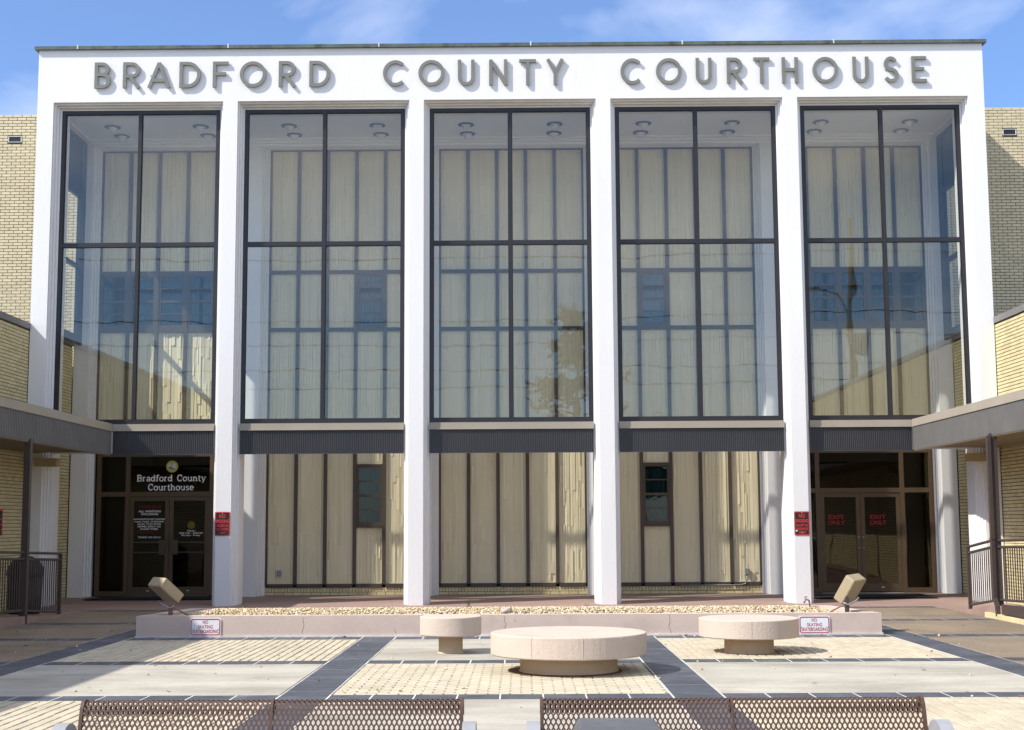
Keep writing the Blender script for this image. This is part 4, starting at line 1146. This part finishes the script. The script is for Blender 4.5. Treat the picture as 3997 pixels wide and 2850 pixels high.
# door mats
tag(obj('door_mat', MB().prism([(-8.85, 1.75), (-6.05, 1.75), (-6.05, 2.9), (-8.85, 2.9)], .058, .072), MATM), 'dark mat on the terrace before the entrance doors', 'door mat', 'mats before the doors')
tag(obj('door_mat', MB().prism([(5.95, 1.15), (8.55, 1.15), (8.55, 2.6), (5.95, 2.6)], .056, .070), MATM), 'dark mat on the terrace before the exit doors', 'door mat', 'mats before the doors')

# ================================================================== ROUND SEATS
def seat(cx, cy, r, z0, z1, rp, lab, joints):
    root = thing('round_seat', lab, 'seat', (cx, cy, 0), 'round stucco seats on the plaza')
    seg = 72; e = .012
    top = MB().lathe([(0, z0), (r-e, z0), (r, z0+e), (r, z1-e), (r-e*.4, z1-e*.3), (r-e*1.4, z1), (0, z1)], cx, cy, seg)
    me = obj('disc', top, SEATM, root)
    obj('pedestal', MB().lathe([(rp+.015, -.02), (rp+.012, .01), (rp, .02), (rp, z0+.002), (0, z0+.002)], cx, cy, 56), PEDM, root, True)
    jm = MB()
    for a in joints:     # slim raised form joints across the disc and down its side
        x = cx+a*r; d = math.sqrt(1-a*a)*r
        jm.box(x-.003, x+.003, cy-d+.012, cy+d-.012, z1-.001, z1+.0015); jm.box(x-.004, x+.004, cy-d-.003, cy-d+.02, z0+.01, z1-.01)
    if joints: obj('form_joint', jm, SEATM, root)
seat(.70, -12.17, .838, .18, .412, .523, 'largest round stucco seat, on the brick paving in the middle of the plaza', (-.48, .14, .62))
seat(-.68, -9.97, .378, .215, .446, .148, 'smallest round stucco seat, on a slim pedestal before the planter', ())
seat(2.975, -10.02, .607, .185, .412, .30, 'medium round stucco seat on the right brick paving beside the no skating sign', (-.1,))
# dark gap of soil round the middle seat's foot
tag(obj('soil_ring', MB().lathe([(.50, -.012), (.60, -.004), (.615, .003), (.585, .006), (.50, .006)], .66, -12.2, 40), SOIL), kind='stuff')

# ================================================================== BENCHES (expanded-metal mesh)
def bench_path():
    pts = [(.052, .668), (.056, .70), (.050, .726), (.032, .742), (.010, .746), (-.012, .738), (-.028, .715), (-.040, .68), (-.06, .60), (-.085, .52), (-.115, .45), (-.15, .415), (-.20, .40), (-.30, .41), (-.42, .435), (-.48, .435), (-.505, .415), (-.51, .38)]
    return [Vector((a, b)) for a, b in pts]
PTH = bench_path(); CUM = [0.0]
for a, b in zip(PTH[:-1], PTH[1:]): CUM.append(CUM[-1]+(b-a).length)
def on_path(s):
    s = min(max(s, 0), CUM[-1])
    for i in range(len(CUM)-1):
        if s <= CUM[i+1]:
            f = (s-CUM[i])/(CUM[i+1]-CUM[i]); p = PTH[i].lerp(PTH[i+1], f); d = (PTH[i+1]-PTH[i]).normalized()
            return p, Vector((-d.y, d.x))
    return PTH[-1], Vector((0, 1))
def mesh_panel(x0, x1):
    mb = MB(); px, pr = .0232, .0235; n = int((x1-x0)/px); px = (x1-x0)/n; rows = int(CUM[-1]/pr); pr = CUM[-1]/rows
    th = .0045
    for r in range(rows):
        sc = (r+.5)*pr
        for i in range(n + (r % 2)):
            xc = x0+(i+.5)*px - (px/2 if r % 2 else 0)
            hexo = [(px/2, -pr*.22), (px/2, pr*.22), (0, pr*.78), (-px/2, pr*.22), (-px/2, -pr*.22), (0, -pr*.78)]
            hexi = [(px*.305, -pr*.19), (px*.305, pr*.19), (0, pr*.57), (-px*.305, pr*.19), (-px*.305, -pr*.19), (0, -pr*.57)]
            k = len(mb.v)
            for hx in (hexo, hexi):
                for side in (0, 1):
                    for (a, b) in hx:
                        p, nn = on_path(sc+b); q = p + nn*(th if side else 0)
                        x = min(max(xc+a, x0), x1); mb.v.append((x, q.x, q.y))
            # order: outer0 (0-5), outer1 (6-11), inner0 (12-17), inner1 (18-23)
            for q in range(6):
                w_ = (q+1) % 6
                mb.f += [(k+q, k+12+q, k+12+w_, k+w_), (k+6+q, k+6+w_, k+18+w_, k+18+q), (k+12+q, k+18+q, k+18+w_, k+12+w_)]
    return mb
Lb = 1.80
def make_bench(loc, lab):
    root = thing('park_bench', lab, 'bench', loc, 'brown mesh benches facing the camera')
    h = Lb/2
    loc_ = Vector(loc)
    def ob(name, mb, mat, smooth=False):
        me = mb.mesh(name, mat, (0, 0, 0), smooth); o = bpy.data.objects.new(name, me); COL.objects.link(o); o.parent = root; WL[o] = loc; return o
    for xa, xb in ((-h+.012, -.008), (.008, h-.012)): ob('mesh_panel', mesh_panel(xa, xb), BENCHM)
    def bar(x, hw, t0, t1):
        mb = MB(); n = len(PTH); k = 0
        for i in range(n):
            d = (PTH[min(i+1, n-1)]-PTH[max(i-1, 0)]).normalized(); nn = Vector((-d.y, d.x))
            a = PTH[i]+nn*t0; b = PTH[i]+nn*t1
            mb.v += [(x-hw, a.x, a.y), (x+hw, a.x, a.y), (x+hw, b.x, b.y), (x-hw, b.x, b.y)]
        for i in range(n-1):
            for q in range(4):
                w_ = (q+1) % 4; mb.f.append((4*i+q, 4*i+w_, 4*i+4+w_, 4*i+4+q))
        mb.f += [(3, 2, 1, 0), (4*n-4, 4*n-3, 4*n-2, 4*n-1)]
        return mb
    for x in (-h+.006, h-.006): ob('end_bar', bar(x, .008, -.008, .012), BENCHM)
    ob('centre_bar', bar(0, .006, -.006, .010), BENCHM)
    for s in (-1, 1):
        # cast end: arched arm, plate and leg
        x0, x1 = sorted((s*(h+.004), s*(h+.066)))
        pts = [(.0-.02, .42), (-.02, .55)] + [( -.17 + .15*math.cos(math.radians(a)), .52 + .145*math.sin(math.radians(a))) for a in range(10, 181, 17)] + [(-.34, .44), (-.36, .40), (-.30, .36), (-.06, .36)]
        ob('arm', MB().prism_x(list(reversed(pts)), x0, x1), ARMM)
        lg = MB().prism_x([(-.02, .36), (-.08, .36), (-.02, .03), (.06, .03)][::-1], x0+.01, x1-.01).prism_x([(-.28, .36), (-.34, .36), (-.40, .03), (-.32, .03)][::-1], x0+.01, x1-.01).box(x0, x1, -.46, .12, 0.001, .03)
        ob('leg', lg, ARMM)
    return root
b1 = make_bench((-.967, -20.8, 0), 'brown mesh bench seen from behind, left, nothing standing at its back')
copy_tree(b1, (1.197, -20.8, 0), 'brown mesh bench, right, with the grey bin behind it')
# grey bin between camera and right bench
bn = thing('litter_bin', 'grey plastic litter bin with a sloping hood behind the right bench', 'bin', (.59, -21.82, 0))
yb_, yf_ = -21.70, -21.95
mb = MB(); cx = .595
def ringz(hx, y0, y1, z): return [(cx-hx, y0, z), (cx+hx, y0, z), (cx+hx, y1, z), (cx-hx, y1, z)]
lev = [ringz(.215, yf_-.10, yb_+.10, .50), ringz(.215, yf_-.10, yb_+.10, .58), ringz(.178, yf_-.035, yb_+.045, .715), ringz(.158, yf_-.006, yb_+.012, .768), ringz(.146, yf_, yb_, .777)]
for r_ in lev: mb.v += r_
for i in range(len(lev)-1):
    for q in range(4): mb.f.append((4*i+q, 4*i+(q+1) % 4, 4*i+4+(q+1) % 4, 4*i+4+q))
mb.f.append((16, 17, 18, 19)); mb.f.append((3, 2, 1, 0))
obj('hood', mb, BINM, bn)
obj('body', MB().prism([(cx-.20, yf_-.085), (cx+.20, yf_-.085), (cx+.20, yb_+.085), (cx-.20, yb_+.085)], 0.0, .50), BINM, bn)
mk = MB(); 
for (rx, ry) in ((.062, .028), (.044, .018)):
    k = len(mk.v); n = 24
    for i in range(n):
        a = 2*math.pi*i/n
        for q in (1.0, .86): mk.v.append((cx+.01+rx*q*math.cos(a), -21.80+ry*q*math.sin(a), .7776))
    for i in range(n):
        j = (i+1) % n; mk.f.append((k+2*i, k+2*j, k+2*j+1, k+2*i+1))
obj('worn_mark', mk, BINMK, bn)
# dark bin with a domed lid behind the left railing
db = thing('trash_can', 'black trash can with a domed lid behind the left railing, under the canopy', 'trash can', (-8.62, -2.35, .02))
obj('body', MB().lathe([(0, .03), (.26, .03), (.29, .15), (.30, .72), (0, .72)], -8.62, -2.35, 28), BLACKM, db, True)
obj('lid', MB().lathe([(.32, .70), (.325, .76), (.30, .86), (.22, .98), (.10, 1.04), (0, 1.05)], -8.62, -2.35, 28), BLACKM, db, True)

# ================================================================== THE STREET SIDE (mirrored by the glass)
pole = thing('utility_pole', 'tall weathered wooden utility pole across the street', 'utility pole', (14.9, -34, 0))
obj('shaft', MB().tube([(14.9, -34, -.2), (14.9, -34, 7), (14.9, -34, 15.1)], [.20, .17, .13], 12), WOOD, pole, True)
obj('lamp_arm', MB().tube([(14.9, -34, 10.6), (14.2, -33.6, 11.6), (13.2, -33, 11.8)], .05, 7).box(12.7, 13.3, -33.15, -32.85, 11.72, 11.86), STEEL, pole)
obj('transformer', MB().tube([(15.3, -34, 9.0), (15.3, -34, 9.9)], .24, 14), STEEL, pole)
wl = thing('power_lines', 'black overhead cables strung along the street', 'cables', (0, -34, 9))
for zz, sag in ((13.6, .5), (10.9, .6), (9.9, .7), (8.6, .5), (7.9, .6)):
    pts = []
    for i in range(25):
        u = i/24; x = 14.9-60*u; pts.append((x, -34+.4*u, zz-4*sag*u*(1-u)+.5*u))
    pts = [(32, -34.2, zz-.3)]+pts
    obj('cable', MB().tube(pts, .022, 5, False), WIREM, wl)
def pine(x, y, h, lab, seed):
    r = random.Random(seed); root = thing('pine_tree', lab, 'tree', (x, y, 0), 'pines across the street')
    obj('trunk', MB().tube([(x, y, -.2), (x+.1, y, h*.5), (x+.2, y, h*.95)], [.28, .2, .06], 10), BARK, root, True)
    br = MB(); lf = MB()
    for i in range(46):
        z = h*r.uniform(.42, .97); a = r.uniform(0, 6.28); l = (1.15-(z/h))*h*.38*r.uniform(.5, 1.2)
        e = (x+.15+math.cos(a)*l, y+math.sin(a)*l, z+l*r.uniform(.05, .35))
        br.tube([(x+.15, y, z), e], [.06, .02], 5, False)
        for k in range(26):
            f = r.uniform(.35, 1.08); c = (x+.15+(e[0]-x)*f+r.gauss(0, .3), y+(e[1]-y)*f+r.gauss(0, .3), z+(e[2]-z)*f+r.gauss(0, .22))
            for q in range(3):
                b = r.uniform(0, 6.28); t = r.uniform(-.5, .9); s = r.uniform(.22, .42)
                u = Vector((math.cos(b), math.sin(b), t)).normalized()*s; v = u.cross(Vector((r.uniform(-1, 1), r.uniform(-1, 1), 1))).normalized()*s*.35
                C = Vector(c); lf.quad(tuple(C-u*.2-v), tuple(C+u-v*.2), tuple(C+u*1.1+v*.2), tuple(C-u*.2+v))
    obj('branches', br, BARK, root); obj('crown', lf, NEEDLE, root)
pine(3.4, -56, 14.6, 'loose crowned pine tree far across the street', 5)
pine(8.0, -60, 8.0, 'smaller pine tree right of the tall pine across the street', 9)
